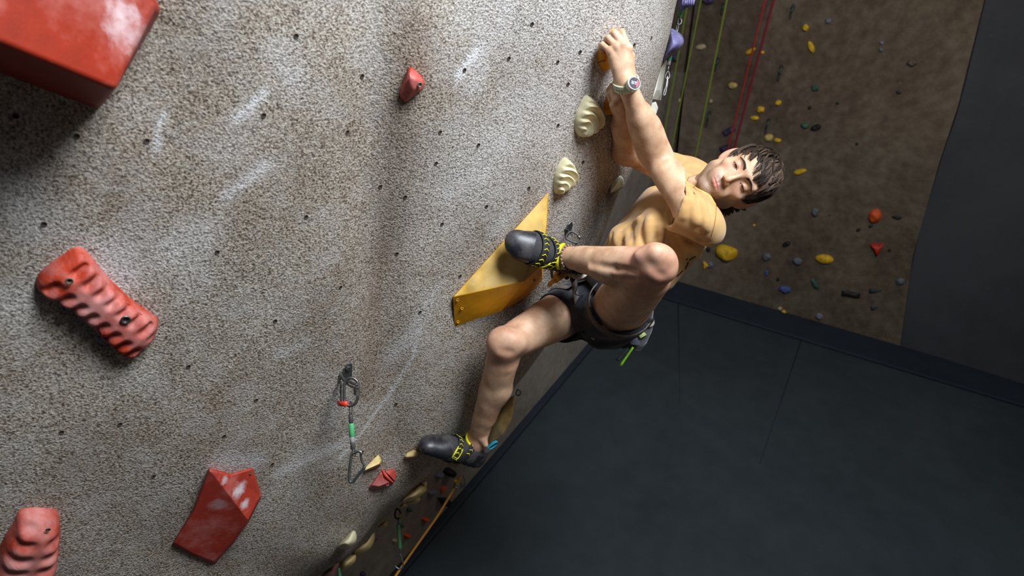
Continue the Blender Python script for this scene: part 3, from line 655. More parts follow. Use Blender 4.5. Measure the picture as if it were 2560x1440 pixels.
# quickdraws at the right edge
q4 = empty('quickdraw', P(1674, 150, 2.42), 'green-sleeved steel quickdraw hanging beside the rounded purple hold', 'quickdraw')
dd = 2.40
tube('green_sleeve', pxpath([(1676, 138), (1673, 150), (1671, 154)], dd), .0075, GREEN, q4); tube('clear_sleeve', pxpath([(1672, 152), (1671, 163)], dd, 2), .0075, CLEARP, q4)
tube('ferrule', pxpath([(1671, 162), (1670, 178)], dd, 2), .0045, STEEL_D, q4)
tube('cable_loop', pxpath([(1670, 178), (1664, 188), (1665, 195), (1670, 197), (1674, 192), (1673, 184)], dd, 5, True), .0022, STEEL_D, q4, closed=True)
tube('carabiner', pxpath([(1669, 190), (1667, 204), (1665, 216), (1661, 226), (1659, 238), (1663, 236), (1666, 222), (1669, 205)], dd, 5, True), .0028, STEEL_D, q4, closed=True)
q5 = empty('quickdraw', P(1698, 30, 2.45), 'green-sleeved quickdraw hanging under the purple ribbed hold', 'quickdraw')
tube('green_sleeve', pxpath([(1704, 26), (1701, 36), (1699, 44)], dd), .0072, GREEN, q5); tube('quick_link', pxpath([(1698, 44), (1703, 52), (1701, 60), (1694, 61), (1695, 50)], dd, 5, True), .0045, STEEL_D, q5, closed=True)
tube('carabiner', pxpath([(1697, 60), (1695, 70), (1692, 82), (1690, 74), (1693, 62)], dd, 5, True), .003, STEEL_D, q5, closed=True)

# ---------------------------------------------------------------- holds on the back wall and lower wall
RNG = random.Random(7)
def far_hold(x, y, w, h, ang, colr, label, pl=None, thick=.45, kind='blob', name='wall_hold'):
    pl = pl or BACK; hf = lambda a_, b_: plane_hit(a_, b_, pl)
    ca, sa = math.cos(math.radians(ang)), math.sin(math.radians(ang)); pts = []
    nn = {'blob': 9, 'box': 4, 'tri': 3, 'chip': 6}[kind]
    for i in range(nn):
        t = 2*math.pi*i/nn+(math.pi/4 if kind == 'box' else 0)
        k = RNG.uniform(.86, 1.1) if kind in ('blob', 'chip') else (1.25 if kind == 'box' else 1.15)
        px, py = w/2*math.cos(t)*k, h/2*math.sin(t)*k; pts.append((x+px*ca-py*sa, y+px*sa+py*ca))
    sz = np.linalg.norm(hf(x-min(w, h)/2, y)-hf(x+min(w, h)/2, y))
    ph = RNG.uniform(0, 6)
    o, c3, fr = relief(name, pts, sz*thick, BK[colr], 3.2, (lambda u, v, r: sz*.07*math.sin(5*u+ph)*math.cos(4*v+ph)), hitf=hf, nf=lambda p: pl[1], label=label, nr=7, na=27 if kind != 'box' else 28, soft=kind in ('blob', 'chip'), sink=0)
    return o
FAR = [
 (2014, 69, 17, 19, 0, 'yellow', 'small yellow knob high on the back wall under the upper quickdraw', 'blob'),
 (2028, 118, 17, 30, -25, 'yellow', 'yellow pitted oval hold below the small high yellow knob', 'blob'),
 (1875, 128, 30, 13, -28, 'yellow', 'yellow bar hold tilted up to the right, left of the red ropes', 'chip'),
 (1906, 131, 10, 9, 0, 'yellow', 'tiny yellow hold seen between the two red ropes', 'blob'),
 (1832, 214, 23, 17, 0, 'pale', 'round pale yellow hold right of the third green rope', 'blob'),
 (1945, 257, 17, 14, -25, 'yellow', 'small yellow chip right of the red ropes, uppermost of the loose three', 'chip'),
 (1902, 274, 20, 17, 0, 'yellow', 'round yellow hold just right of the dark red rope', 'blob'),
 (1887, 295, 21, 11, 5, 'yellow', 'flat yellow hold just below the round yellow hold', 'chip'),
 (1921, 344, 24, 19, -20, 'pale', 'rough pale yellow hold above the climber\'s hair', 'blob'),
 (1944, 351, 20, 11, 8, 'yellow', 'flat yellow hold beside the rough pale one above the hair', 'blob'),
 (1999, 429, 34, 13, -14, 'yellow', 'yellow horn-shaped hold right of the climber\'s hair', 'chip'),
 (1797, 405, 13, 9, 0, 'yellow', 'tiny yellow hold between the right shoulder and the ear', 'blob'),
 (1816, 631, 58, 38, 14, 'yellow', 'largest yellow hold, big dome right of the shirt back', 'blob'),
 (2060, 647, 46, 24, 8, 'yellow', 'wide yellow hold low on the back wall in the middle', 'chip'),
 (1885, 563, 8, 7, 0, 'yellow', 'tiny yellow dot under the back hair', 'blob'),
 (1764, 663, 18, 22, 0, 'yellow', 'yellow corner piece beside the white knob near the shirt hem', 'tri'),
 (1776, 662, 16, 15, 0, 'lav', 'white knob set against the yellow corner piece', 'blob'),
 (1958, 783, 18, 16, 0, 'yellow', 'yellow hold at the very foot of the back wall', 'blob'),
 (1950, 771, 12, 9, 0, 'cream', 'beige chip just above the lowest yellow hold', 'blob'),
 (1752, 118, 26, 15, -12, 'cream', 'beige oval hold left of the second green rope', 'blob'),
 (1777, 253, 9, 9, 0, 'cream', 'tiny beige dot between the green ropes', 'blob'),
 (1688, 208, 11, 26, 22, 'pale', 'slim beige hold on the narrow section near the wall edge', 'chip'),
 (1697, 250, 10, 11, 0, 'cream', 'small beige hold on the narrow section below the slim one', 'blob'),
 (1770, 2, 30, 18, 10, 'purple', 'dark purple hold cut off by the top edge between green ropes', 'blob'),
 (1822, 328, 36, 17, -28, 'purple', 'dark purple block tilted up to the right, upper of two', 'box'),
 (1815, 372, 34, 22, -18, 'purple', 'dark purple block beside the ear, lower of two', 'box'),
 (1688, 143, 20, 24, 0, 'purple', 'dark purple hold half hidden behind the rounded purple hold', 'box'),
 (1691, 186, 12, 11, 0, 'red', 'small red hold topmost on the narrow wall section', 'tri'),
 (1677, 238, 12, 14, 20, 'red', 'small red hold second from top on the narrow section', 'chip'),
 (1663, 288, 11, 10, 0, 'red', 'small red hold third from top on the narrow section', 'chip'),
 (1677, 322, 8, 7, 0, 'red', 'smallest red dot on the narrow section by the purple rope', 'blob'),
 (1662, 331, 13, 8, 0, 'red', 'lowest small red hold on the narrow section by the forearm', 'chip'),
 (2038, 219, 19, 17, 0, 'green', 'dark green block in the middle of the back wall', 'box'),
 (2012, 314, 22, 16, 15, 'green', 'green chip left of the black bird-shaped hold', 'chip'),
 (2040, 319, 30, 15, -22, 'dark', 'black bird-shaped hold right of the green chip', 'chip'),
 (2024, 269, 10, 9, 0, 'dark', 'black dot under the dark green block', 'blob'),
 (2142, 360, 8, 7, 0, 'dark', 'black dot alone right of centre on the back wall', 'blob'),
 (2071, 52, 14, 13, 0, 'lav', 'pale lavender hold near the top of the back wall', 'box'),
 (2204, 107, 11, 10, 0, 'lav', 'upper of two tiny grey knobs high on the right', 'box'),
 (2202, 124, 12, 13, 0, 'grey', 'lower of two tiny grey knobs high on the right', 'blob'),
 (2281, 157, 30, 18, 5, 'brown', 'grey-brown oval hold high near the grey wall', 'blob'),
 (2246, 231, 13, 8, 25, 'dark', 'black sliver below the grey-brown oval hold', 'chip'),
 (2093, 258, 10, 7, 0, 'dark', 'faint dark chip right of the black dot', 'chip'),
 (2038, 530, 20, 24, 10, 'grey', 'grey rounded hold right of the back hair', 'blob'),
 (2075, 537, 9, 6, -20, 'brown', 'tiny brown chip right of the grey rounded hold', 'chip'),
 (2187, 539, 37, 33, 0, 'orange', 'bright orange-red block, upper of two red holds', 'chip'),
 (2193, 620, 38, 34, 90, 'red', 'red triangular hold, lower of two red holds', 'tri'),
 (2242, 544, 28, 9, 10, 'dark', 'thin black sliver right of the orange-red block', 'chip'),
 (2146, 575, 14, 8, -20, 'dark', 'small black chip left under the orange-red block', 'chip'),
 (2176, 566, 12, 7, -25, 'dark', 'small black chip right under the orange-red block', 'chip'),
 (2224, 626, 8, 8, 0, 'dark', 'black dot touching the red triangular hold', 'blob'),
 (1967, 610, 24, 13, -22, 'dark', 'black boomerang hold above the middle yellow one', 'chip'),
 (1917, 641, 23, 20, 15, 'grey', 'grey pebble hold, left one of the pair', 'blob'),
 (1994, 652, 28, 20, 12, 'grey', 'grey pebble hold with dark base, right one of the pair', 'blob'),
 (1917, 683, 9, 15, -10, 'blue', 'tiny blue chip under the left grey pebble', 'chip'),
 (1962, 724, 36, 17, 14, 'blue', 'blue curved hold above the foot of the back wall', 'blob'),
 (1945, 698, 8, 11, 0, 'dark', 'small black chip just above the blue curved hold', 'chip'),
 (2037, 710, 14, 36, -32, 'green', 'green slanting spike right of the blue hold', 'chip'),
 (2127, 736, 54, 15, 8, 'dark', 'long black block low on the right of the back wall', 'box'),
 (2184, 727, 40, 12, 0, 'teal', 'dark wedge right of the long black block', 'tri'),
 (2184, 770, 24, 11, -8, 'teal', 'small dark wedge below the other dark wedge', 'tri'),
 (2251, 703, 23, 17, 0, 'grey', 'grey hold at the edge of the brown wall low right', 'blob'),
 (2048, 791, 20, 16, 10, 'lav', 'pale lavender crystal hold near the foot of the back wall', 'chip'),
 (1771, 624, 10, 14, -15, 'dark', 'black pebble between shirt back and big yellow dome', 'blob'),
 (2026, 482, 8, 5, 0, 'green', 'tiny green chip above the grey rounded hold', 'chip')]
for x, y, w, h, a_, c_, lab, k_ in FAR: far_hold(x, y, w, h, a_, c_, lab, kind=k_)
LOWH = [
 (1096, 1186, 22, 12, -40, 'lav', 'pale pink hold on the lower wall beneath the shoe', 'chip'), (1078, 1228, 24, 12, -35, 'lav', 'whitish pink hold beside the large lip hold', 'chip'),
 (1105, 1222, 9, 18, 20, 'orange', 'orange-red hold with yellow tip above the black wedge', 'chip'), (1104, 1250, 22, 24, -30, 'dark', 'black wedge hold at the foot of the lower wall', 'tri'),
 (1118, 1178, 22, 22, 0, 'dark', 'black split hold on the lower wall under the arch of the shoe', 'blob'), (1021, 1273, 11, 10, -40, 'green', 'small green chip right of the lower quickdraw', 'chip'),
 (1002, 1313, 8, 10, 0, 'green', 'tiny green chip behind the green sleeve', 'blob'), (1060, 1297, 14, 12, -50, 'orange', 'orange-red hold near the blue mat edge, upper', 'chip'),
 (1015, 1337, 14, 13, -50, 'orange', 'orange-red hold near the blue mat edge, lower', 'chip'), (985, 1350, 13, 7, -40, 'cream', 'small beige chip left of the green sleeve', 'chip'),
 (1138, 1203, 7, 11, 20, 'yellow', 'small yellow hold beside the ochre rope top', 'chip'), (905, 1434, 10, 14, 20, 'purple', 'small purple hold at the bottom edge', 'chip'),
 (939, 1344, 8, 9, 0, 'lav', 'tiny pale chip right of the long crescent hold', 'blob')]
for x, y, w, h, a_, c_, lab, k_ in LOWH: far_hold(x, y, w, h, a_, c_, lab, pl=LOW, kind=k_)
# small quickdraws hanging on the back wall
for i, (x, y, l, lab) in enumerate(((1986, 8, 34, 'far quickdraw topmost, right of the dark red rope'), (1957, 157, 40, 'far quickdraw in the middle, right of the dark red rope'), (1925, 290, 40, 'far quickdraw lowest, above the climber\'s hair'),
        (1814, 2, 30, 'far quickdraw at the top between green ropes'), (1799, 138, 34, 'far quickdraw in the middle between green ropes'), (1778, 272, 40, 'far quickdraw lowest between green ropes'))):
    q = empty('quickdraw', hit(x, y)+bnl*.03, lab, 'quickdraw', 'quickdraws on the back wall')
    pp = lambda dx, dy: hit(x+dx, y+dy)+bnl*.04
    tube('quick_link', catmull([pp(0, 0), pp(-2, 5), pp(-2, 10), pp(1, 11), pp(2, 4)], 4, True), .007, DARKP, q, closed=True, seg=6)
    tube('sleeve', [pp(-1, 11), pp(-l*.12, l*.45), pp(-l*.18, l*.7)], .009, BK['green'], q, seg=7)
    tube('carabiner', catmull([pp(-l*.18, l*.7), pp(-l*.24, l*.8), pp(-l*.24, l), pp(-l*.14, l*.95)], 4, True), .004, DARKP, q, closed=True, seg=6)

# ---------------------------------------------------------------- ropes
def rope_mat(name, c1, c2, sc=90):
    if name in MATS: return MATS[name]
    m_, b, t = base_mat(name, .75); tc = t.add('ShaderNodeTexCoord')
    w = t.add('ShaderNodeTexWave'); w.wave_type = 'BANDS'; w.bands_direction = 'DIAGONAL'; w.inputs['Scale'].default_value = sc; w.inputs['Distortion'].default_value = 1.5
    t.link(tc.outputs['Object'], w.inputs['Vector']); t.link(t.ramp(w.outputs['Fac'], [(.35, srgb(*c1)), (.65, srgb(*c2))]), b.inputs['Base Color'])
    t.link(t.bump(w.outputs['Fac'], .5, .001), b.inputs['Normal']); MATS[name] = m_; return m_
RG = rope_mat('rope_green', (104, 122, 28), (134, 152, 46)); RR = rope_mat('rope_red', (150, 26, 26), (184, 44, 40)); RD = rope_mat('rope_dark_red', (110, 20, 38), (146, 36, 56)); RP = rope_mat('rope_purple', (58, 34, 58), (84, 54, 80))
RO = rope_mat('rope_ochre', (164, 104, 24), (206, 148, 50))
RK = rope_mat('rope_knot_orange', (190, 118, 24), (240, 180, 74), 170)
for x0, y0, x1, y1, off, mt, r_, lab in ((1758, 0, 1684, 388, 1.1, RG, .0065, 'green climbing rope, first one right of the black gap'), (1791, 0, 1709, 388, 1.2, RG, .0055, 'green climbing rope, middle one of three'), (1854, 0, 1768, 408, 1.3, RG, .0068, 'green climbing rope, rightmost of three'),
        (1934, 0, 1838, 378, 1.0, RR, .0060, 'bright red rope, left one of the red pair'), (1952, 0, 1853, 364, .9, RD, .0088, 'dark red rope, right one of the red pair'),
        (1716, 0, 1655, 345, .8, RP, .0048, 'thin purple rope nearest the wall edge'), (1736, 0, 1668, 348, .8, RP, .0048, 'thin purple rope just left of the black gap')):
    # hanging rope: from above the frame down behind the climber, plumb in the room
    a_ = hit(x0, y0)+bnl*off*.5; 
    b_ = hit(x1, y1)+bnl*off*.5; e = (b_-a_); tag(tube('climbing_rope', [a_-e*.4, a_, b_, b_+e*.45], r_*1.2, mt, seg=8), lab, 'rope')
p_ = catmull([P(1152, 1192, 3.2), P(1100, 1280, 3.1), P(1050, 1352, 3.0), P(1012, 1406, 2.95), P(970, 1470, 2.9), P(900, 1590, 2.9)], 6)
tag(tube('climbing_rope', p_, .0058, RO, seg=8), 'ochre rope running diagonally in front of the dark floor at the bottom', 'rope')
# ---------------------------------------------------------------- modelling soft bodies: smooth unions of tapered limbs, meshed with surface nets
def _f(a): return np.asarray(a, float)
class Prim:
    def __init__(s, fn, c, r, k=.02, op='u'): s.fn, s.c, s.r, s.k, s.op = fn, _f(c), r, k, op
def rc(a, b, ra, rb, k=.02, op='u', ax=None, sq=1.):
    """tapered round limb from a to b; sq<1 flattens it along ax"""
    a, b = _f(a), _f(b); ba = b-a; l2 = ba @ ba; c = (a+b)/2; R = math.sqrt(l2)/2+max(ra, rb)
    if ax is not None: ax = nrm(_f(ax)-ba*(_f(ax) @ ba)/max(l2, 1e-9))
    def fn(p):
        q = p-a
        t = np.clip(q @ ba/max(l2, 1e-9), 0, 1); d = q-t[:, None]*ba
        if ax is not None: d = d+np.outer((d @ ax)*(1/sq-1), ax)
        ln = np.sqrt((d*d).sum(1)); return (ln-(ra+(rb-ra)*t))*(1 if ax is None else min(1, (1+sq)/2))
    return Prim(fn, c, R, k, op)
def ell(c, r, M=None, k=.02, op='u'):
    c = _f(c); r = _f(r)*np.ones(3); M = np.eye(3) if M is None else np.asarray(M)   # rows of M: local axes
    def fn(p):
        q = (p-c) @ M.T; k0 = np.sqrt(((q/r)**2).sum(1))+1e-9; k1 = np.sqrt(((q/(r*r))**2).sum(1))+1e-9
        return k0*(k0-1)/k1
    return Prim(fn, c, r.max(), k, op)
def field(prims, p, sel=None):
    d = np.full(len(p), .2)
    for i, q in enumerate(prims):
        if sel is not None and not sel[i]: continue
        v = q.fn(p); k = q.k
        if q.op == 'u':
            h = np.clip(.5+.5*(d-v)/k, 0, 1); d = d*(1-h)+v*h-k*h*(1-h)
        elif q.op == 's':
            v = -v; h = np.clip(.5-.5*(d-v)/k, 0, 1); d = d*(1-h)+v*h+k*h*(1-h)
    return d
def garment(prims, c, n, hollow, depth=.03, R_=.3):
    """limb of a garment: soft union of prims, cut off at the plane through c and hollowed at the open end"""
    c, n = _f(c), nrm(n); un = list(prims); cen = np.mean([q.c for q in un], 0); rad = max(np.linalg.norm(q.c-cen)+q.r for q in un)
    def base(p): return np.maximum(field(un, p), (p-c) @ n)
    def fn(p):
        d = base(p); ax = (p-c) @ n; return np.maximum(d, -np.maximum(field(un, p)+hollow, -(ax+depth)))
    a = Prim(fn, cen, rad, .015); b = Prim(base, cen, rad, .015); return a, b
def surface(prims, h, post=None, B=20, grow=0.):
    un = [q for q in prims if q.op == 'u']
    lo = np.min([q.c-q.r for q in un], 0)-.02-grow; hi = np.max([q.c+q.r for q in un], 0)+.02+grow
    nb = np.ceil((hi-lo)/(B*h)).astype(int); N = nb*B+1
    bc = np.stack(np.meshgrid(*[np.arange(n) for n in nb], indexing='ij'), -1).reshape(-1, 3)
    cen = lo+(bc+.5)*B*h; f0 = field(prims, cen)
    bc = bc[np.abs(f0) < B*h*.87*1.25+.012+grow]
    g = np.arange(B+1); G = np.stack(np.meshgrid(g, g, g, indexing='ij'), -1).reshape(-1, 3)
    C8 = np.array([(i, j, k) for i in (0, 1) for j in (0, 1) for k in (0, 1)])
    ED = [(a, b) for a in range(8) for b in range(a+1, 8) if np.abs(C8[a]-C8[b]).sum() == 1]
    keys, pos, quads = [], [], []
    key = lambda ijk: (ijk[..., 0]*int(N[1]+2)+ijk[..., 1])*int(N[2]+2)+ijk[..., 2]
    cs = np.array([q.c for q in prims]); rs = np.array([q.r+q.k for q in prims]); rad = B*h*.87+.02+grow
    for b in bc:
        o = b*B; p = lo+(o+G)*h; cc = lo+(o+B/2)*h
        sel = np.linalg.norm(cs-cc, axis=1) < rs+rad
        d = field(prims, p, sel)
        if post: d = post(p, d)
        D = d.reshape(B+1, B+1, B+1); S = D < 0
        if S.all() or not S.any(): continue
        sub = [S[i:i+B, j:j+B, k:k+B] for i, j, k in C8]; cnt = sum(x.astype(np.int8) for x in sub)
        act = np.argwhere((cnt > 0) & (cnt < 8)); 
        vals = np.stack([D[act[:, 0]+i, act[:, 1]+j, act[:, 2]+k] for i, j, k in C8], 1)
        acc = np.zeros((len(act), 3)); n = np.zeros(len(act))
        for a_, b_ in ED:
            va, vb = vals[:, a_], vals[:, b_]; m_ = (va < 0) != (vb < 0); t = np.where(m_, va/np.where(m_, va-vb, 1), 0)
            acc += m_[:, None]*(C8[a_]+t[:, None]*(C8[b_]-C8[a_])); n += m_
        keys.append(key(act+o)); pos.append(lo+(o+act+acc/n[:, None])*h)
        for ax in range(3):
            u, w = [(1, 2), (2, 0), (0, 1)][ax]
            sl0 = [slice(0, B)]*3; sl1 = [slice(0, B)]*3; sl1[ax] = slice(1, B+1)
            A_, B_ = S[tuple(sl0)], S[tuple(sl1)]; e = np.argwhere(A_ != B_)
            if not len(e): continue
            fl = A_[e[:, 0], e[:, 1], e[:, 2]]; e = e+o; eu = np.zeros(3, int); eu[u] = 1; ew = np.zeros(3, int); ew[w] = 1
            q = np.stack([key(e-eu-ew), key(e-ew), key(e), key(e-eu)], 1); q[~fl] = q[~fl][:, ::-1]; quads.append(q)
    keys = np.concatenate(keys); pos = np.concatenate(pos); quads = np.concatenate(quads)
    o = np.argsort(keys); keys = keys[o]; pos = pos[o]
    ix = np.searchsorted(keys, quads); ix = np.clip(ix, 0, len(keys)-1); ok = (keys[ix] == quads).all(1)
    return pos, ix[ok]
def relax(V, Fq, it=1, lam=.5):
    for _ in range(it):
        a = np.zeros_like(V); n = np.zeros(len(V))
        for i in range(4):
            for j in ((i+1) % 4,):
                np.add.at(a, Fq[:, i], V[Fq[:, j]]); np.add.at(n, Fq[:, i], 1); np.add.at(a, Fq[:, j], V[Fq[:, i]]); np.add.at(n, Fq[:, j], 1)
        V = V*(1-lam)+lam*a/np.maximum(n, 1)[:, None]
    return V
def vnoise(p, s, seed=0):
    """cheap smooth pseudo-noise in -1..1"""
    a = p*s+seed*1.7
    return (np.sin(a[:, 0]+1.3*np.sin(a[:, 1]*1.1+.7))+np.sin(a[:, 1]*1.2+1.1*np.sin(a[:, 2]*.9+1.9))+np.sin(a[:, 2]*1.05+1.2*np.sin(a[:, 0]*1.15+2.3)))/3

# ---------------------------------------------------------------- the climber: joints
J = dict(wl=P(1564, 206, 1.825), el=P(1643, 396, 2.00), sl=P(1754, 540, 1.875), wr=P(1551, 258, 1.93), er=P(1573, 376, 2.12), sr=P(1712, 446, 2.27),
         hl=P(1527, 797, 2.14), hr=P(1452, 765, 2.30), kl=P(1637, 662, 1.75), al=P(1403, 643, 2.00), kr=P(1263, 864, 2.08), ar=P(1192, 1104, 2.33),
         neck=P(1738, 488, 2.09), head=P(1845, 446, 2.03))
pel = (J['hl']+J['hr'])/2+nrm(J['neck']-(J['hl']+J['hr'])/2)*.03
TU = nrm(J['neck']-pel); TL = nrm(J['sl']-J['sr']); TL = nrm(TL-TU*(TL @ TU)); TFw = np.cross(TL, TU)*-1.   # up, left, forward (belly)
if TFw @ CR > 0: TFw = -TFw
TM = np.array([TL, TFw, TU])
def mid(a, b, t=.5): return J[a]*(1-t)+J[b]*t if isinstance(a, str) else a*(1-t)+b*t

# head frame: x = his right, y = face, z = crown
HZ = nrm(CR*.88+CU*.27-CF*.36); fw = nrm(-CF*1.0-CR*.12-CU*.03)
HX = nrm(np.cross(fw, HZ)); HY = np.cross(HZ, HX)
HM = np.array([HX, HY, HZ]); HO = J['head']
def Hw(p): return HO+np.asarray(p) @ HM
HS = 1.0
def head_prims():
    L = []
    L.append(ell((0, -.012, .036), (.0715, .094, .084), k=.02))
    L.append(ell((0, .022, .004), (.066, .066, .075), k=.02))
    L.append(ell((0, .030, -.045), (.050, .058, .052), k=.02))
    for s in (1, -1):
        L.append(rc((s*.054, .0, -.056), (s*.018, .068, -.094), .017, .016, .022))      # jaw line
        L.append(rc((s*.060, .0, .0), (s*.053, .0, -.052), .014, .015, .02))
        L.append(ell((s*.043, .058, -.014), (.019, .015, .013), k=.02))                  # cheekbone
        L.append(rc((s*.008, .086, .032), (s*.044, .070, .033), .009, .010, .014))       # brow
        L.append(ell((s*.026, .072, -.054), (.018, .014, .020), k=.015))
    L.append(ell((0, .078, -.094), (.019, .016, .015), k=.014))                          # chin
    L.append(ell((0, .079, -.060), (.027, .016, .020), k=.014))                          # mouth mound
    for s in (1, -1): L.append(ell((s*.032, .097, .011), (.017, .016, .0125), k=.012, op='s'))
    for s in (1, -1):
        L.append(ell((s*.0315, .0715, .0105), (.0155, .0140, .0125), k=.004))            # lids over the eyeballs
    L.append(rc((0, .083, .026), (0, .106, -.020), .0052, .0072, .012))                  # nose
    L.append(ell((0, .1070, -.026), (.0082, .0088, .0078), k=.008))
    for s in (1, -1): L.append(ell((s*.0105, .098, -.030), (.0060, .0090, .0065), k=.005))
    for s in (1, -1): L.append(ell((s*.0062, .104, -.0385), (.0034, .0050, .0040), k=.002, op='s'))
    for s in (1, -1):
        L.append(rc((s*.0225, .0850, -.0582), (s*.005, .0935, -.0550), .0024, .0036, .005)); L.append(rc((s*.0215, .0845, -.0600), (s*.005, .0920, -.0632), .0024, .0044, .005))
        L.append(rc((s*.0235, .0875, -.0588), (s*.012, .0955, -.0588), .0004, .0008, .0025, op='s'))
    L.append(rc((-.012, .0965, -.0588), (.012, .0965, -.0588), .0012, .0012, .0025, op='s'))
    L.append(rc((0, .1005, -.044), (0, .0995, -.049), .0012, .0018, .006, op='s'))
    L.append(ell((0, .098, -.0755), (.016, .006, .004), k=.010, op='s'))
    for s in (1, -1):   # ears
        ax = nrm((s*.75, .62, 0)); e1 = nrm(np.cross((0, 0, 1), ax)); E_ = np.array([ax, e1, (0, 0, 1)])
        L.append(ell((s*.0785, -.012, .000), (.0070, .0195, .033), M=E_, k=.006)); L.append(ell((s*.0750, -.008, -.024), (.0070, .010, .012), M=E_, k=.005))
        L.append(ell((s*.0865, -.004, .004), (.0065, .0105, .021), M=E_, k=.003, op='s')); L.append(ell((s*.0735, .000, .004), (.0040, .006, .010), M=E_, k=.004))
    return L

CAMV = -CF
def arm_prims(w, e, s_, bulge, k=.02):
    L = []; w, e, s_ = map(_f, (w, e, s_)); f = w-e; side = nrm(np.cross(f, bulge))
    L.append(rc(e+f*.10, e+f*.55, .041, .038, k)); L.append(rc(e+f*.5, w, .038, .0285, k, ax=bulge, sq=.86))
    L.append(rc(e+f*.04+side*.014, e+f*.42+side*.012, .031, .027, k)); L.append(rc(e-f*.02-side*.014, e+f*.38-side*.014, .030, .025, k))
    L.append(rc(e, s_, .039, .044, k)); u = s_-e
    L.append(rc(e+u*.25+bulge*.008, e+u*.7+bulge*.010, .034, .037, k)); L.append(rc(e+u*.2-bulge*.008, e+u*.8-bulge*.008, .032, .038, k))
    return L
body = []
# left arm (nearer, with the watch)
bl = nrm(CR*.9-CF*.3+CU*.3)
body += arm_prims(J['wl'], J['el'], J['sl']-TU*.01, bl)
f = J['wl']-J['el']; body.append(rc(J['el']+CR*.012-f*.02, J['el']+f*.45+CR*.022, .034, .026, .02)); body.append(rc(J['el']-CR*.016+f*.1, J['el']+f*.4-CR*.010, .034, .030, .02))
body.append(ell(J['sl']-TU*.0, (.052, .052, .06), k=.03))
# right arm (behind)
body += arm_prims(J['wr'], J['er'], J['sr'], nrm(CR*.5-CF*.6))
body.append(ell(J['er']-CR*.008, .044, k=.02)); body.append(ell(J['sr'], .06, k=.03))
# torso, hidden under the shirt but continuous
body.append(rc(J['sl'], J['sr'], .052, .052, .05)); nb_ = J['neck']
body.append(ell(nb_-TU*.16, (.155, .100, .17), TM, k=.04)); body.append(ell(nb_-TU*.32, (.135, .092, .13), TM, k=.04)); body.append(ell(pel, (.145, .10, .10), TM, k=.04))
body.append(rc(nb_-TU*.05, Hw((0, -.02, -.05)), .056, .052, .03))
# legs
def leg_prims(h, kn, an, fwd, big=1., calf=1.):
    L = []; h, kn, an = map(_f, (h, kn, an)); t = kn-h; c = an-kn; fwd = nrm(fwd)
    L.append(rc(h, kn, .086*big, .047, .03)); L.append(rc(h+t*.25+fwd*.02, h+t*.8+fwd*.012, .070*big, .048, .03))
    L.append(ell(kn+fwd*.010, .044, k=.02)); L.append(rc(kn, an, .045, .0315, .02))
    L.append(rc(kn+c*.14-fwd*.020*calf, kn+c*.42-fwd*.026*calf, .040, .038, .03)); L.append(rc(kn+c*.4-fwd*.024*calf, kn+c*.70-fwd*.010, .037, .026, .03))
    L.append(rc(kn+c*.08+fwd*.012, kn+c*.8+fwd*.006, .026, .018, .02))
    return L
def legfwd(h, kn, an):   # front of the knee: away from the bend
    m_ = (h+an)/2; return nrm(kn-m_)
fl_ = nrm(legfwd(J['hl'], J['kl'], J['al'])*.5+CU*.9-CF*.2+CR*.1); fr_ = nrm(legfwd(J['hr'], J['kr'], J['ar'])*1.+(-CR)*.6)
body += leg_prims(J['hl'], J['kl'], J['al'], fl_, 1.0)
t = J['hl']-J['kl']; body.append(rc(J['kl']+t*.2-CU*.0+CR*.010, J['hl'], .056, .082, .03)); body.append(ell(J['kl']+CR*.016-CU*.002, (.040, .044, .046), k=.02)); body.append(ell(J['kl']-CR*.004+CU*.014-CF*.014, .034, k=.015))
body.append(ell(mid('kl', 'al', .12)-CU*.030+CF*.01, (.030, .022, .022), k=.015))
body += leg_prims(J['hr'], J['kr'], J['ar'], fr_, .96)
body.append(ell(J['kr']-CR*.006+CU*.010, .046, k=.018)); body.append(ell(J['kr']+CR*.030+CU*.014-CF*.02, .036, k=.02))
# tendons, grooves between muscles, knee cap
def groove(pts, r, k=.014, depth=0.): 
    for a_, b_ in zip(pts[:-1], pts[1:]): body.append(rc(P(*a_), P(*b_), r, r, k, op='s'))
def ridge(pts, r, k=.012):
    for a_, b_ in zip(pts[:-1], pts[1:]): body.append(rc(P(*a_), P(*b_), r, r, k))
ridge([(1604, 690, 1.765), (1560, 688, 1.800), (1480, 672, 1.865)], .012)
groove([(1590, 676, 1.740), (1540, 671, 1.790), (1470, 658, 1.850)], .004)
groove([(1585, 702, 1.755), (1530, 698, 1.805)], .004)
ridge([(1600, 640, 1.730), (1640, 632, 1.703), (1668, 646, 1.707)], .016, .02)
groove([(1622, 668, 1.687), (1655, 690, 1.700)], .003, .02)
groove([(1628, 300, 1.840), (1633, 340, 1.875), (1640, 372, 1.910)], .0035, .014)
groove([(1600, 330, 1.835), (1612, 372, 1.875)], .003, .016)
groove([(1652, 440, 1.965), (1668, 470, 1.935)], .003, .02)
ridge([(1248, 852, 2.055), (1264, 843, 2.05), (1280, 848, 2.045)], .016, .03)
groove([(1250, 880, 2.015), (1276, 884, 2.02)], .003, .02)
groove([(1236, 925, 2.065), (1216, 985, 2.12), (1204, 1030, 2.17)], .004, .018)
ridge([(1208, 1100, 2.285), (1214, 1112, 2.29)], .010, .015)
# heels and feet inside the shoes
SHL = (P(1446, 660, 2.085), P(1262, 604, 1.985)); SHR = (P(1192, 1166, 2.38), P(1046, 1124, 2.25))
body.append(rc(J['al'], mid(SHL[0], SHL[1], .30)*.6+J['al']*.4, .033, .027, .02)); body.append(rc(J['ar'], mid(SHR[0], SHR[1], .22)*.55+J['ar']*.45, .034, .026, .02))
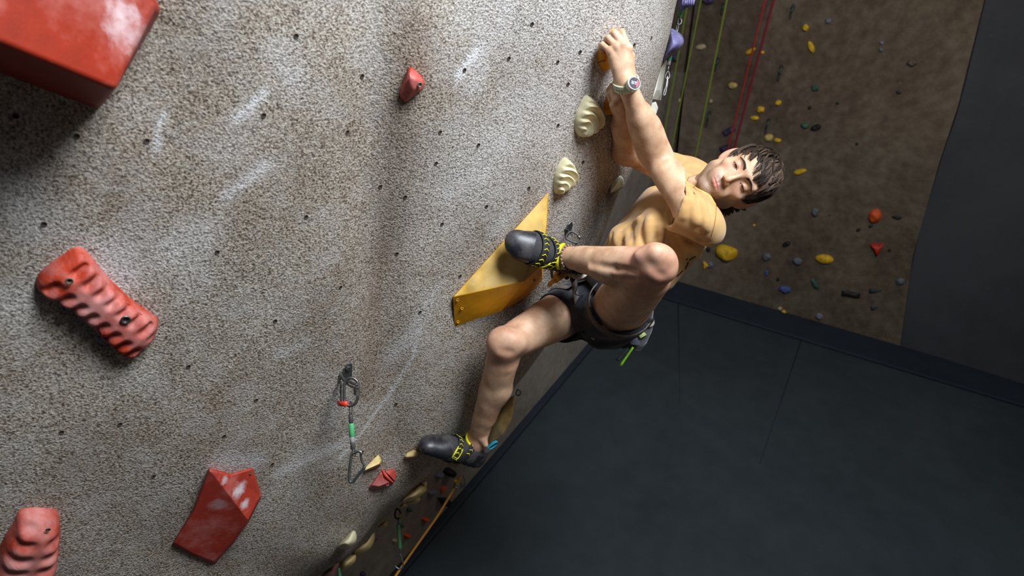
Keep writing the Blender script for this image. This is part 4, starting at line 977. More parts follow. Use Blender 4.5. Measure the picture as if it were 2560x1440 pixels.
# cut planes at the wrists (the hands are meshed finer and meet the arm under the watch)
def cutpost(planes, R_=.05):
    def post(p, d):
        for c, n in planes: d = np.where(np.linalg.norm(p-c, axis=1) < R_, np.maximum(d, (p-c) @ n), d)
        return d
    return post
fl_dir = nrm(J['wl']-J['el']); fr_dir = nrm(J['wr']-J['er']); WC = J['wl']-fl_dir*.006; WCR = J['wr']-fr_dir*.02
# what the clothes cover: the body keeps just inside them
sh = []
nb_ = J['neck']
sh.append(ell(nb_-TU*.15, (.150, .112, .17), TM, k=.04)); sh.append(ell(nb_-TU*.33, (.135, .112, .17), TM, k=.04))
sh.append(rc(P(1643, 503, 2.2), P(1556, 606, 2.2), .046, .046, .03)); sh.append(rc(P(1560, 600, 2.12), P(1600, 660, 2.1), .05, .05, .03))
sh.append(rc(P(1732, 585, 2.03), P(1650, 690, 2.08), .046, .052, .03)); sh.append(rc(P(1650, 560, 2.02), P(1600, 640, 2.02), .05, .05, .03))
sh.append(rc(P(1716, 442, 2.26), P(1742, 548, 1.94), .062, .056, .03)); sh.append(ell(P(1745, 440, 2.22), .047, k=.02))
sh.append(rc(P(1795, 522, 2.14), P(1812, 524, 2.16), .040, .022, .02))
CUF = P(1692, 513, 1.91); CN = nrm(-CR*.955+CU*.27-CF*.05)
CUF2 = P(1662, 430, 2.22); CN2 = nrm(-CR*.95+CU*.2)
ga, gb = garment([rc(P(1752, 554, 1.91), P(1664, 500, 1.92), .058, .073, .02), ell(P(1772, 575, 1.92), .044, k=.02)], CUF, CN, .009)
gc, gd = garment([rc(P(1718, 444, 2.26), P(1655, 425, 2.22), .064, .060, .02)], CUF2, CN2, .008)
SHU = list(sh)+[gb, gd]; sh += [ga, gc]
sh.append(rc(nb_-TU*.005+CF*-.004, Hw((0, .01, -.05)), .060, .062, .008, op='s'))
HEM = P(1582, 684, 2.15)
so = []; tl_ = nrm(J['kl']-J['hl']); tr_ = nrm(J['kr']-J['hr'])
so.append(ell(pel, (.150, .112, .115), TM, k=.03)); so.append(ell(pel+TU*.09, (.135, .108, .10), TM, k=.03)); so.append(rc(P(1560, 800, 2.12), P(1500, 812, 2.16), .060, .050, .02))
CL = P(1544, 762, 2.03); CRR = P(1399, 774, 2.20); cln = nrm(tl_+CU*.15)
ga, gb = garment([rc(J['hl']-tl_*.02, J['hl']+tl_*.17, .094, .093, .02)], CL, cln, .006); gc, gd = garment([rc(J['hr']-tr_*.02, J['hr']+tr_*.17, .090, .086, .02)], CRR, tr_, .006)
SOU = list(so)+[gb, gd]; so += [ga, gc]; nkx = nrm(Hw((0, .01, -.05))-nb_)
_cut = cutpost([(WC+fl_dir*.004, fl_dir), (WCR+fr_dir*.004, fr_dir)])
def body_post(p, d):
    d = _cut(p, d)-.0011*vnoise(p, 42, 7)-.0006*vnoise(p, 95, 8); c = p.mean(0)
    if np.linalg.norm(c-(nb_-TU*.2)) < .42:
        s = field(SHU, p)
        arm = lambda c, n, R_, ax=None: ((p-c) @ n > -.003) & (np.linalg.norm(np.cross(p-c, n if ax is None else ax), axis=1) < R_)
        m_ = (s < .05) & ~(((p-CUF) @ CN > -.003) & (np.linalg.norm(np.cross(p-J['sl'], nrm(J['el']-J['sl'])), axis=1) < .08)) & ~(((p-CUF2) @ CN2 > -.003) & (np.linalg.norm(np.cross(p-J['sr'], nrm(J['er']-J['sr'])), axis=1) < .075)) & ((p-HEM) @ TU > .01) & ~arm(nb_+nkx*.012, nkx, .066)
        d = np.where(m_, np.maximum(d, s+.008), d)
    if np.linalg.norm(c-pel) < .42:
        s = field(SOU, p)
        m_ = (s < .04) & ((p-CL) @ cln < -.003) & ((p-CRR) @ tr_ < -.003) & ((p-HEM) @ TU < .05)
        d = np.where(m_, np.maximum(d, s+.011), d)
    return d
Vb_, Fb_ = surface(body, .0042, body_post)
Vb_ = relax(Vb_, Fb_, 1)

# hands: palm, four unequal fingers bent over the hold, thumb
def hand(w, mcps, pips, dips, tips, thumb, r=(.0088, .0092, .0090, .0080), back=CAMV):
    L = []; w = _f(w); c = sum(mcps)/4
    L.append(rc(w, w*.55+c*.45, .026, .030, .012, ax=back, sq=.72))
    for m_ in mcps: L.append(rc(w*.72+m_*.28, m_, .0135, .0112, .012))
    L.append(rc(mid(w, mcps[0], .35), mid(mcps[0], mcps[3], .5), .017, .013, .012)); L.append(rc(w, mcps[3]*.8+w*.2, .0200, .0125, .012))
    for i in range(4):
        rr = r[i]; L.append(ell(mcps[i]+back*.002, .0112, k=.006)); L.append(rc(mcps[i], pips[i], rr*1.08, rr, .0035)); L.append(ell(pips[i], rr*1.1, k=.002))
        L.append(rc(pips[i], dips[i], rr*.97, rr*.9, .002)); L.append(rc(dips[i], tips[i], rr*.9, rr*.78, .002))
    a, b, c_, d = thumb; L += [rc(a, b, .017, .0125, .010), rc(b, c_, .0118, .0108, .002), rc(c_, d, .0108, .0088, .002)]
    return L
wh = J['wl']; D0 = 1.798
mc = [P(1571, 121, D0-.004), P(1556, 112, D0-.010), P(1541, 117, D0-.006), P(1527, 129, D0+.002)]
pp = [P(1554, 80, D0+.000), P(1537, 84, D0-.004), P(1522, 96, D0+.004), P(1507, 112, D0+.014)]
dp = [P(1546, 80, D0+.030), P(1530, 86, D0+.026), P(1516, 99, D0+.031), P(1502, 116, D0+.036)]
tp = [P(1543, 92, D0+.052), P(1529, 100, D0+.050), P(1517, 112, D0+.050), P(1505, 127, D0+.050)]
tb = [mid(wh, mc[0], .35)+CF*.016+CR*.006, P(1576, 140, D0+.020), P(1562, 108, D0+.042), P(1550, 92, D0+.056)]
hand_l = hand(wh, mc, pp, dp, tp, tb)+[rc(J['el']*.25+J['wl']*.75, J['wl'], .0335, .0285, .02, ax=bl, sq=.86)]
for m_, p_ in zip(mc, pp): hand_l.append(rc(mid(wh, m_, .45)-CF*.0125, m_-CF*.0065, .0030, .0042, .006))     # tendons
Vh1, Fh1 = surface(hand_l, .0019, cutpost([(WC, -fl_dir)], .2), B=24)
D1 = 1.905; wr_ = J['wr']
mc = [P(1548, 226, D1+.02), P(1545, 222, D1), P(1540, 224, D1-.018), P(1538, 232, D1-.03)]
pp = [P(1541, 216, D1+.03), P(1536, 212, D1+.012), P(1531, 216, D1-.008), P(1530, 226, D1-.022)]
dp = [P(1533, 224, D1+.04), P(1526, 222, D1+.022), P(1522, 226, D1+.004), P(1523, 236, D1-.012)]
tp = [P(1532, 236, D1+.04), P(1526, 236, D1+.024), P(1523, 240, D1+.008), P(1525, 248, D1-.004)]
tb = [mid(wr_, mc[3], .4)+CR*.0, P(1545, 250, D1-.035), P(1538, 258, D1-.034), P(1531, 263, D1-.026)]
hand_r = hand(wr_, mc, pp, dp, tp, tb, back=nrm(CU+CR*.6))+[rc(J['er']*.25+wr_*.75, wr_, .034, .0285, .02)]
Vh2, Fh2 = surface(hand_r, .0022, cutpost([(WCR, -fr_dir)], .2), B=24)

# head, meshed in its own frame
nl = (J['neck']-HO) @ HM.T
hp_ = head_prims(); hp_.append(rc((0, -.022, -.035), nl*1.02, .054, .057, .03)); hp_.append(rc((0, .03, -.085), nl+np.array([0, .03, .02]), .022, .02, .03))
for s_ in (1, -1): hp_.append(rc((s_*.05, -.01, -.045), (s_*.02, nl[1]+.04, nl[2]+.02), .012, .012, .02))
Vh3, Fh3 = surface(hp_, .0018, lambda p, d: np.maximum(d, (p-nl) @ nrm(nl)-.01), B=24)
HL = Vh3.copy(); Vh3 = HO+Vh3 @ HM

# colour zones of the skin
nB, n1, n2, n3 = len(Vb_), len(Vh1), len(Vh2), len(Vh3)
red = np.zeros(nB+n1+n2+n3); hairy = np.zeros_like(red); lips = np.zeros_like(red); beard = np.zeros_like(red); mark = np.zeros_like(red)
AV = np.concatenate([Vb_, Vh1, Vh2, Vh3])
for c, r, a in ((J['kl'], .07, .9), (J['kr'], .065, .7), (J['er'], .05, .5), (J['el'], .04, .35), (J['al'], .05, .3), (J['ar'], .06, .5), (wh+(P(1545, 100, D0)-wh), .03, .35)):
    red = np.maximum(red, a*np.exp(-(np.linalg.norm(AV-c, axis=1)/r)**2))
x, y, z = HL.T
dz_ = np.abs(z+.0587); lp = (np.abs(x) < .0235)*(y > .078)*smooth01(.0086*(1-(np.abs(x)/.0245)**2)+.0006, .0058*(1-(np.abs(x)/.0245)**2), dz_)
lips[-n3:] = lp*.85
bz = smooth01(-.030, -.062, z)*smooth01(-.02, .02, y)*np.clip(1-lips[-n3:]*1.5, 0, 1)*smooth01(-.125, -.108, z)
bz *= np.clip(1-np.exp(-(((np.abs(x)-.03)/.016)**2+((z+.045)/.018)**2))*.6, 0, 1); must = np.exp(-(((np.abs(x)-.012)/.014)**2+((z+.0455)/.006)**2))*(y > .08)
beard[-n3:] = np.clip(bz*1.0+must*1.0, 0, 1)
ck = np.exp(-(((np.abs(x)-.042)/.020)**2+((z+.018)/.018)**2))*(y > .03)+np.exp(-((x/.014)**2+((z+.028)/.012)**2))*(y > .09)
ear = (np.abs(x) > .072)*(np.abs(z) < .04)
red[-n3:] = np.maximum(red[-n3:], np.clip(.32*ck+.45*ear, 0, 1)); mark[-n3:] = np.exp(-(((np.abs(x)-.0310)/.018)**2+((z-.008)/.012)**2))*(y > .05)*.75
m_, b, t = base_mat('skin', .54); tc = t.add('ShaderNodeTexCoord'); v = tc.outputs['Object']
def vc(n): q = t.add('ShaderNodeVertexColor'); q.layer_name = n; return q.outputs[0]
n1_ = t.noise(v, 22, 4, .6); n2_ = t.noise(v, 160, 3, .6); n3_ = t.noise(v, 900, 2, .6)
c = t.ramp(n1_, [(.32, (.44, .245, .140, 1)), (.5, (.565, .350, .215, 1)), (.68, (.66, .44, .29, 1))])
c = t.mix(t.ramp(n2_, [(.4, (0, 0, 0, 1)), (.8, (.22,)*3+(1,))]), c, (.56, .24, .16, 1))
c = t.mix(t.math('MULTIPLY', vc('red'), .75), c, (.60, .22, .17, 1))
c = t.mix(t.math('MULTIPLY', vc('mark'), .8), c, (.40, .17, .12, 1))
c = t.mix(t.math('MULTIPLY', vc('beard'), t.ramp(n3_, [(.38, (.9,)*3+(1,)), (.62, (.45,)*3+(1,))])), c, (.12, .075, .055, 1))
c = t.mix(vc('lips'), c, (.42, .14, .12, 1))
t.link(c, b.inputs['Base Color']); t.link(t.bump(t.math('ADD', n2_, n3_), .16, .0010), b.inputs['Normal'])
b.inputs['Subsurface Weight'].default_value = .12; b.inputs['Subsurface Radius'].default_value = (.012, .004, .002); b.inputs['Subsurface Scale'].default_value = .6
SKIN = m_
AF = np.concatenate([Fb_, Fh1+nB, Fh2+nB+n1, Fh3+nB+n1+n2])
man = empty('person', pel, 'climber in mustard t-shirt and black shorts hanging from two orange holds on the wall', 'person')
bodyo = mesh_np('body', AV, AF, SKIN, man, cols=dict(red=red, lips=lips, beard=beard, mark=mark))
# eyes
EYE = mat('eye_white', (228, 222, 214), .2, bump=0, var=.02); IRIS = mat('eye_iris', (52, 38, 28), .15, bump=0); 
from mathutils.bvhtree import BVHTree
def bvh(V, Fs): return BVHTree.FromPolygons([tuple(v) for v in V], [tuple(int(i) for i in f) for f in Fs])
def proj(tree, x, y, off=.0015):
    """where the line of sight through x, y meets a surface"""
    r = ray(x, y); l = np.linalg.norm(r); h = tree.ray_cast(Vector(CC), Vector(r/l))
    if h[0] is None: return None, None
    n = np.array(h[1]); n = n if n @ r < 0 else -n
    return np.array(h[0])+n*off, n
def ring_on(prims, c, ax, off=.002, n=48, rmax=.16, ref=CU):
    c, ax = _f(c), nrm(ax); e1 = nrm(np.cross(ref, ax)); e2 = np.cross(ax, e1); a = np.arange(n)*2*math.pi/n
    D = np.outer(np.cos(a), e1)+np.outer(np.sin(a), e2); lo = np.full(n, .004); hi = np.full(n, rmax)
    for _ in range(14):
        m_ = (lo+hi)/2; f = field(prims, c+D*m_[:, None]); lo = np.where(f < 0, m_, lo); hi = np.where(f < 0, hi, m_)
    return c+D*(lo+off)[:, None], D
def band_geo(path, out, ax, w, t, closed=True, bulge=.3):
    n = len(path); ax = _f(ax); ax = ax if ax.ndim == 2 else np.tile(ax, (n, 1)); V = []
    prof = [(-.5, 0), (-.5, .7), (-.42, 1), (0, 1+bulge), (.42, 1), (.5, .7), (.5, 0)]; k = len(prof)
    for i in range(n): V += [path[i]+ax[i]*w*a+out[i]*t*b for a, b in prof]
    Fs = []
    for i in range(n if closed else n-1):
        j = (i+1) % n
        for q in range(k): Fs.append((i*k+q, j*k+q, j*k+(q+1) % k, i*k+(q+1) % k))
    if not closed: Fs += [tuple(range(k)), tuple((n-1)*k+q for q in range(k))[::-1]]
    return np.array(V), Fs

# ---------------------------------------------------------------- t-shirt
armL = nrm(J['el']-J['sl']); 
def shirt_post(p, d):
    q = p-nb_; a = q @ TL; b = q @ TFw; c = q @ TU
    w = .002+vnoise(p, 34, 1)*.0030+vnoise(p, 75, 2)*.0012
    w += .0030*np.sin(38*(b+.35*c)+2.0*np.sin(11*c+1)+.9*np.sin(14*a))*smooth01(.0, -.13, c)
    d = d-w
    d = np.maximum(d, -((p-HEM) @ TU)+.012*np.sin(40*b))
    return d
Vt_, Ft_ = surface(sh, .010, shirt_post, grow=.01, B=12); T0_ = bvh(Vt_, Ft_)
def crease(pts, r=.0035, k=.011, up=False, off=.0025):
    q = [proj(T0_, x, y, -off if up else off)[0] for x, y in catmull(pts, 3)]; q = [p for p in q if p is not None]
    for a_, b_ in zip(q[:-1], q[1:]):
        if np.linalg.norm(a_-b_) < .05: sh.append(rc(a_, b_, r, r, k, op='u' if up else 's'))
for pts in ([(1608, 527), (1580, 555), (1551, 581), (1536, 596)], [(1612, 542), (1604, 572), (1608, 612)], [(1663, 572), (1668, 590), (1670, 612)], [(1676, 574), (1700, 597), (1735, 606), (1770, 604)],
            [(1530, 584), (1527, 606)], [(1560, 580), (1556, 612)], [(1584, 566), (1580, 612)], [(1640, 560), (1640, 612)], [(1736, 484), (1745, 520), (1752, 556)], [(1703, 488), (1700, 531)], [(1718, 486), (1722, 545)],
            [(1690, 415), (1712, 398), (1730, 394)], [(1706, 434), (1740, 430), (1766, 436)], [(1700, 450), (1730, 446), (1750, 452)], [(1748, 596), (1757, 618), (1762, 634)], [(1716, 600), (1730, 628), (1732, 650)], [(1768, 500), (1776, 540), (1774, 580)]):
    crease(pts)
for pts in ([(1598, 548), (1572, 575), (1545, 600)], [(1625, 545), (1622, 580), (1624, 612)], [(1652, 566), (1654, 612)], [(1694, 590), (1725, 618), (1760, 616)], [(1543, 586), (1541, 610)], [(1571, 578), (1568, 612)], [(1727, 484), (1733, 520), (1740, 556)], [(1711, 486), (1711, 540)],
            [(1700, 424), (1722, 412), (1748, 414)], [(1690, 440), (1720, 438)], [(1740, 600), (1746, 640)], [(1757, 500), (1764, 540), (1764, 575)]):
    crease(pts, .0065, .012, True, .0035)
Vs, Fs_ = surface(sh, .0042, shirt_post, grow=.01); Vs = relax(Vs, Fs_, 1)
m_, b, t = base_mat('mustard_cotton', .85); tc = t.add('ShaderNodeTexCoord'); v = tc.outputs['Object']
n1_ = t.noise(v, 14, 4); n2_ = t.noise(v, 1100, 2)
c = t.ramp(n1_, [(.3, srgb(184, 143, 90)), (.7, srgb(202, 162, 108))]); c = t.mix(t.ramp(n2_, [(.4, (0, 0, 0, 1)), (.7, (.25,)*3+(1,))]), c, srgb(170, 126, 72))
t.link(c, b.inputs['Base Color']); t.link(t.bump(t.math('ADD', n2_, t.noise(v, 60, 4)), .35, .0016), b.inputs['Normal']); b.inputs['Sheen Weight'].default_value = .25; b.inputs['Specular IOR Level'].default_value = .2
SHM = m_
shirt = mesh_np('t_shirt', Vs, Fs_, SHM, man)
ST = bvh(Vs, Fs_)
RIBM = mat('collar_rib', (204, 160, 96), .85, scale=80); SEAM = mat('seam_thread', (166, 116, 58), .8, bump=0)
def on_surf(tree, pts, off=.001):
    out = []
    for x, y in pts:
        p, n = proj(tree, x, y, off)
        if p is not None: out.append(p)
    return out
nk_ax = nrm(Hw((0, .01, -.05))-nb_)
rg, rd = ring_on([q for q in hp_ if 0] or [rc(nb_-nk_ax*.1, nb_+nk_ax*.2, .0585, .0585)], nb_+nk_ax*.018, nrm(nk_ax+TFw*.35), .0)
pp = on_surf(ST, catmull([(1712, 452), (1722, 462), (1742, 474), (1762, 484), (1776, 496), (1786, 512)], 6), -.001)
if len(pp) > 3: tube('collar', pp, .0058, RIBM, shirt, seg=8)
for pts in ([(1702, 470), (1696, 500), (1688, 530), (1681, 558)], [(1768, 470), (1784, 490), (1790, 520), (1786, 560), (1778, 590)]):
    pp = on_surf(ST, catmull(pts, 6)); 
    if len(pp) > 3: tube('seam', pp, .0009, SEAM, shirt, seg=5)
PRN = mat('print_dark', (34, 44, 44), .7, bump=0); PRT = mat('print_teal', (52, 88, 84), .7, bump=0)
for pts, mt, r_ in (([(1692, 690), (1700, 682), (1706, 676)], PRN, .0035), ([(1712, 672), (1716, 664), (1720, 655)], PRN, .0035), ([(1715, 650), (1718, 646)], PRN, .003), ([(1722, 650), (1728, 646), (1738, 640)], PRT, .0045)):
    pp = on_surf(ST, catmull(pts, 4), .0002)
    if len(pp) > 2: tube('print', pp, r_, mt, shirt, seg=6, flat=.25, fdir=CF)

# ---------------------------------------------------------------- shorts and harness
def shorts_post(p, d):
    q = p-pel; w = vnoise(p, 38, 5)*.003+.003*np.sin(80*(q @ TFw)+20*(q @ TL)+4*np.sin(12*(q @ TU)))
    d = d-w
    return np.maximum(d, (p-(pel+TU*.165)) @ TU)
Vo, Fo = surface(so, .0045, shorts_post, grow=.01); Vo = relax(Vo, Fo, 1)
SHO = mat('black_shorts', (30, 33, 41), .8, var=.15, scale=60, bump=.3, sheen=.15, spec=.2)
shorts = mesh_np('shorts', Vo, Fo, SHO, man)
WEB = mat('harness_webbing', (92, 82, 76), .8, var=.12, scale=90, bump=.4); WEBD = mat('harness_black', (26, 26, 30), .7, var=.1)
har = empty('harness', pel, parent=man)
sp = SOU
rg, rd = ring_on(sp, CL-tl_*.016, cln, .003); v_, f_ = band_geo(rg, rd, cln, .027, .0035); mesh_np('leg_loop', v_, f_, WEB, har)
rg, rd = ring_on(sp, CRR-tr_*.050, nrm(tr_-CU*.0), .004); v_, f_ = band_geo(rg, rd, tr_, .027, .0035); mesh_np('leg_loop', v_, f_, WEB, har)
rg, rd = ring_on(sp, pel+TU*.075, TU, .006, rmax=.2); v_, f_ = band_geo(rg, rd, TU, .050, .010); mesh_np('waist_belt', v_, f_, WEBD, har)
tube('belay_loop', catmull([P(1428, 684, 2.14), P(1434, 700, 2.12), P(1440, 740, 2.12), P(1446, 780, 2.13), P(1440, 800, 2.15)], 5), .009, WEB, har, seg=8, flat=.35, fdir=CF)
tube('tie_in_loop', catmull([P(1416, 694, 2.12), P(1424, 684, 2.10), P(1434, 680, 2.10), P(1438, 690, 2.10), P(1430, 700, 2.12)], 5), .008, WEBD, har, seg=8)
tube('drawcord', catmull([P(1446, 706, 2.10), P(1442, 722, 2.09), P(1438, 734, 2.09), P(1450, 738, 2.09), P(1462, 732, 2.10)], 5), .0022, WEBD, har, seg=6)
for k_ in range(2): tube('belay_ring', catmull([P(1434+k_*1.5, 676+k_*3, 2.07+k_*.006), P(1433, 686+k_*3, 2.065), P(1442, 692+k_*3, 2.06), P(1454, 690+k_*3, 2.06), P(1464, 684+k_*3, 2.07)], 5), .0052, mat('sling_cream', (196, 190, 174), .7, scale=90, bump=.3), har, seg=8)
tube('gear_loop', catmull([P(1437, 824, 2.12), P(1446, 830, 2.11), P(1466, 830, 2.11), P(1482, 826, 2.12)], 5), .0028, WEBD, har, seg=7)

# rope tied in at the harness: figure-eight knot
kn_ = empty('climbing_rope', P(1398, 690, 2.06), 'orange rope tied in a knot at the harness below the raised ankle', 'rope')
rr = .0056; K = lambda *a: catmull([P(*q) for q in a], 6)
tube('knot', K((1390, 704, 2.06), (1394, 690, 2.045), (1396, 678, 2.04), (1402, 671, 2.04), (1411, 675, 2.04), (1409, 686, 2.035), (1399, 694, 2.03), (1391, 690, 2.05), (1393, 680, 2.07)), rr*1.15, RK, kn_, seg=10)
tube('knot', K((1382, 703, 2.08), (1396, 698, 2.05), (1408, 690, 2.045), (1418, 682, 2.05), (1428, 676, 2.09)), rr*1.15, RK, kn_, seg=10)
tube('knot', K((1386, 690, 2.08), (1402, 684, 2.05), (1414, 678, 2.05), (1426, 688, 2.09)), rr*1.15, RK, kn_, seg=10)
tube('rope_tail', K((1396, 692, 2.05), (1386, 700, 2.055), (1379, 706, 2.08), (1374, 712, 2.12)), rr*1.2, RK, kn_, seg=10)
tag(tube('carabiner', K((1388, 668, 2.11), (1380, 672, 2.10), (1379, 682, 2.10), (1381, 696, 2.10)), .004, STEEL), 'bright steel carabiner left of the orange knot', 'carabiner')
tag(tube('belay_device', K((1369, 667, 2.13), (1376, 670, 2.11), (1386, 671, 2.11)), .0075, BLK), 'black rounded clip gate behind the raised ankle', 'carabiner')

# chalk bag behind the thigh
bag = empty('chalk_bag', P(1600, 830, 2.22), 'grey chalk bag with pale rim hanging behind the raised thigh', 'chalk bag')
GREYB = mat('bag_grey', (88, 90, 96), .8, var=.2, scale=50, bump=.4, sheen=.2); FLEECE = mat('fleece_pale', (178, 176, 160), .95, bump=.6, bd=.003)
ba = nrm(P(1616, 797, 2.2)-P(1578, 868, 2.3))
bc_ = [P(1614, 803, 2.20), P(1608, 818, 2.22), P(1596, 838, 2.24), P(1586, 856, 2.26), P(1578, 870, 2.27)]
tube('pouch', catmull(bc_, 5), np.interp(np.linspace(0, 1, 21), [0, .2, .6, .9, 1], [.024, .030, .036, .030, .014]), GREYB, bag, seg=18)
e1, e2, _n = frame(ba); rp = bc_[0]+ba*.004+.0235*(np.outer(np.cos(np.linspace(0, 2*math.pi, 24, False)), e1)+np.outer(np.sin(np.linspace(0, 2*math.pi, 24, False)), e2))
tube('rim', rp, .0055, FLEECE, bag, closed=True, seg=8)
tube('opening', [bc_[0]+ba*.001, bc_[0]+ba*.003], .020, FLEECE, bag, seg=16)
FLAPM = mat('flap_slate', (104, 106, 118), .8, var=.1, scale=70, bump=.4)
tube('flap', catmull([P(1594, 830, 2.20), P(1589, 846, 2.20), P(1585, 862, 2.21)], 4), [.017]*9, FLAPM, bag, seg=10, flat=.25, fdir=CF)
tube('flap', catmull([P(1578, 834, 2.205), P(1572, 848, 2.21)], 4), [.013]*5, FLAPM, bag, seg=10, flat=.25, fdir=CF)
LIMES = mat('webbing_lime', (170, 184, 120), .75, bump=.3)
tube('lime_strap', catmull([P(1598, 842, 2.19), P(1606, 837, 2.19), P(1614, 833, 2.20)], 3), .008, LIMES, bag, seg=8, flat=.3, fdir=CF)
tube('cord_loop', catmull([P(1585, 834, 2.19), P(1588, 826, 2.19), P(1598, 823, 2.19)], 3), .005, LIMES, bag, seg=8, flat=.4, fdir=CF)
tube('buckle', catmull([P(1592, 836, 2.185), P(1600, 832, 2.185), P(1602, 824, 2.185)], 3), .005, BLK, bag, seg=8, flat=.5, fdir=CF)
tube('side_pocket', catmull([P(1562, 840, 2.25), P(1560, 856, 2.26), P(1556, 868, 2.27)], 4), [.018, .02, .022, .022, .020, .018, .016, .012, .008], WEBD, bag, seg=12)
LIME = mat('lime_plastic', (124, 190, 30), .4, bump=0)
tag(tube('brush_handle', np.linspace(P(1583, 868, 2.20), P(1551, 914, 2.20), 8), [.0040]*6+[.0050, .0050], LIME, seg=8, fdir=CF), 'lime green brush handle sticking down from the chalk bag', 'brush')
tag(tube('brush_handle', np.linspace(P(1570, 872, 2.23), P(1542, 901, 2.23), 8), [.0032]*6+[.0044, .0044], mat('graphite_plastic', (70, 70, 78), .5), seg=8), 'dark grey brush handle sticking down beside the lime one', 'brush')

# ---------------------------------------------------------------- climbing shoes
RUB = mat('shoe_rubber', (30, 31, 35), .42, var=.25, scale=22, bump=.25, chalk=.28, spec=.5)
TXT = mat('shoe_textile', (52, 50, 52), .85, var=.15, scale=120, bump=.5); STR = mat('shoe_strap', (28, 29, 30), .7, var=.1, bump=.4)
LEM = mat('lemon_trim', (232, 222, 22), .5, bump=0); TEAL = mat('teal_tab', (20, 150, 175), .6, bump=.2)
def shoe(heel, toe, ankle, side, label, tab, frm, ys=(.140, .098)):
    yv = nrm(toe-heel); S_ = np.linalg.norm(toe-heel)/.25; zv = ankle-heel; zv = nrm(zv-yv*(zv @ yv)); xv = np.cross(yv, zv); M = np.array([xv, yv, zv])
    w = lambda p: heel+(_f(p)*S_) @ M
    pr = [ell((side*.004, .178, .034), (.046, .062, .034), k=.02), ell((-side*.006, .212, .026), (.036, .042, .027), k=.02), rc((0, .15, .046), (0, .075, .052), .036, .036, .03),
          ell((0, .032, .036), (.033, .036, .038), k=.03), ell((side*.012, .232, .026), (.026, .026, .021), k=.02), rc((0, .065, .050), (0, .045, .086), .036, .036, .02), rc((0, .02, .03), (0, .025, .075), .026, .026, .02), rc((0, .1, .03), (0, .06, .028), .030, .028, .02),
          rc((0, .062, .070), (0, .045, .14), .0335, .036, .003, op='s')]
    
    def post(p, d):
        d = d-.0008*np.sin(p[:, 1]*300)*(p[:, 2] < .03)*(p[:, 1] < .1)
        return np.maximum(d, (p-np.array([0, .05, .088])) @ nrm((0, -.10, 1)))
    V, Fq = surface(pr, .0026, post); V = relax(V, Fq, 1)
    root = empty('climbing_shoe', heel, parent=man); root['label'] = label
    x, y, z = V.T; fc = V[Fq].mean(1)
    rub = (fc[:, 1] > ys[0]+.010+.25*(fc[:, 2]-.03)) | (fc[:, 2] < .026) | ((fc[:, 1] < .055) & (fc[:, 2] < .066))
    o = mesh_np('upper', w(V), Fq, RUB, root); o.data.materials.append(TXT)
    mi = np.where(rub, 0, 1).astype(np.int32); o.data.polygons.foreach_set('material_index', mi[:len(o.data.polygons)])
    un = pr[:-1]
    T = bvh(V, Fq)
    def strap(y0, z0, tl, w_, nm):
        ax = nrm((0, 1, tl)); rg, rd = ring_on(un, (0, y0, z0), ax, .0008, n=56, rmax=.09, ref=_f((0, 0, 1)))
        v_, f_ = band_geo(rg, rd, ax, w_, .0032); so_ = mesh_np(nm, w(v_), f_, STR, root)
        # chevrons along the top of the strap
        for k in range(len(rg)):
            if rd[k][2] > .05 and k % 3 == 0:
                tg = nrm(rg[(k+1) % len(rg)]-rg[k-1]); c = rg[k]+rd[k]*.0046; q = w_*.36
                pts = [c-ax*q-tg*.0034, c+tg*.0030, c+ax*q-tg*.0034]
                v2, f2 = tube_geo(w(np.array(pts)), .0013*S_, 5); mesh_np('chevron', v2, f2, LEM, root)
        return rg, rd, ax
    a_ = strap(ys[0], .040, .25, .024, 'strap'); b_ = strap(ys[1], .048, .40, .026, 'strap')
    # yellow frame at the free end of a strap, on the outer side
    for (rg, rd, ax, w_), ks in (((*(a_, b_)[frm[0]], .025), frm[1]),):
        k0 = [k for k in range(len(rg)) if rd[k][0]*ks > .55 and rd[k][2] > -.15 and rd[k][2] < .75]
        if len(k0) > 2:
            e0, e1_ = k0[0], k0[-1]; f_ = lambda k, s_: rg[k]+rd[k]*.0045+ax*w_*.46*s_
            pts = [f_(e0, -1), f_(e1_, -1), f_(e1_, 1), f_(e0, 1)]
            ins = [f_(k, -1) for k in k0]+[f_(k, 1) for k in k0[::-1]]
            v2, f2 = tube_geo(w(np.array(ins)), .0016*S_, 5, closed=True); mesh_np('strap_frame', v2, f2, LEM, root)
    # ribbed tongue and lemon edge lying on the front of the ankle
    shin = nrm((J['kl'] if side > 0 else J['kr'])-ankle); dv = nrm(yv*.75+zv*.65)
    for off_, wd_, th_, mt, nm in ((-.006, .020, .0050, TXT, 'tongue'), (.008, .012, .0042, LEM, 'tongue_trim')):
        rg, rd = ring_on(body, ankle+shin*off_, nrm(shin-dv*.30), .0006, n=64, rmax=.08)
        kk = [i for i in range(64) if rd[i] @ dv > (.05 if nm == 'tongue' else .30)]
        if len(kk) > 4:
            st_ = next((i for i in range(len(kk)) if (kk[i]-1) % 64 not in kk), 0); kk = kk[st_:]+kk[:st_]
            tap = 1.0
            v2, f2 = band_geo(rg[kk], rd[kk], nrm(shin-dv*.30), wd_*tap, th_, closed=False); mesh_np(nm, v2, f2, mt, root)
    if tab:
        pth = catmull([(.006, .004, .070), (.004, -.012, .088), (.002, -.018, .110), (0, -.012, .118), (0, -.002, .108), (0, .004, .092), (0, .008, .078)], 5)
        v2, f2 = tube_geo(w(pth), .0068*S_, 8, flat=.22, fdir=None); 
        oo = w(pth); outv = np.tile(nrm(-yv), (len(oo), 1)); v2, f2 = band_geo(oo, np.array([nrm(np.cross(xv, g)) for g in np.gradient(oo, axis=0)]), xv, .012, .0012, closed=False, bulge=0); mesh_np('pull_tab', v2, f2, TEAL, root)
    return root
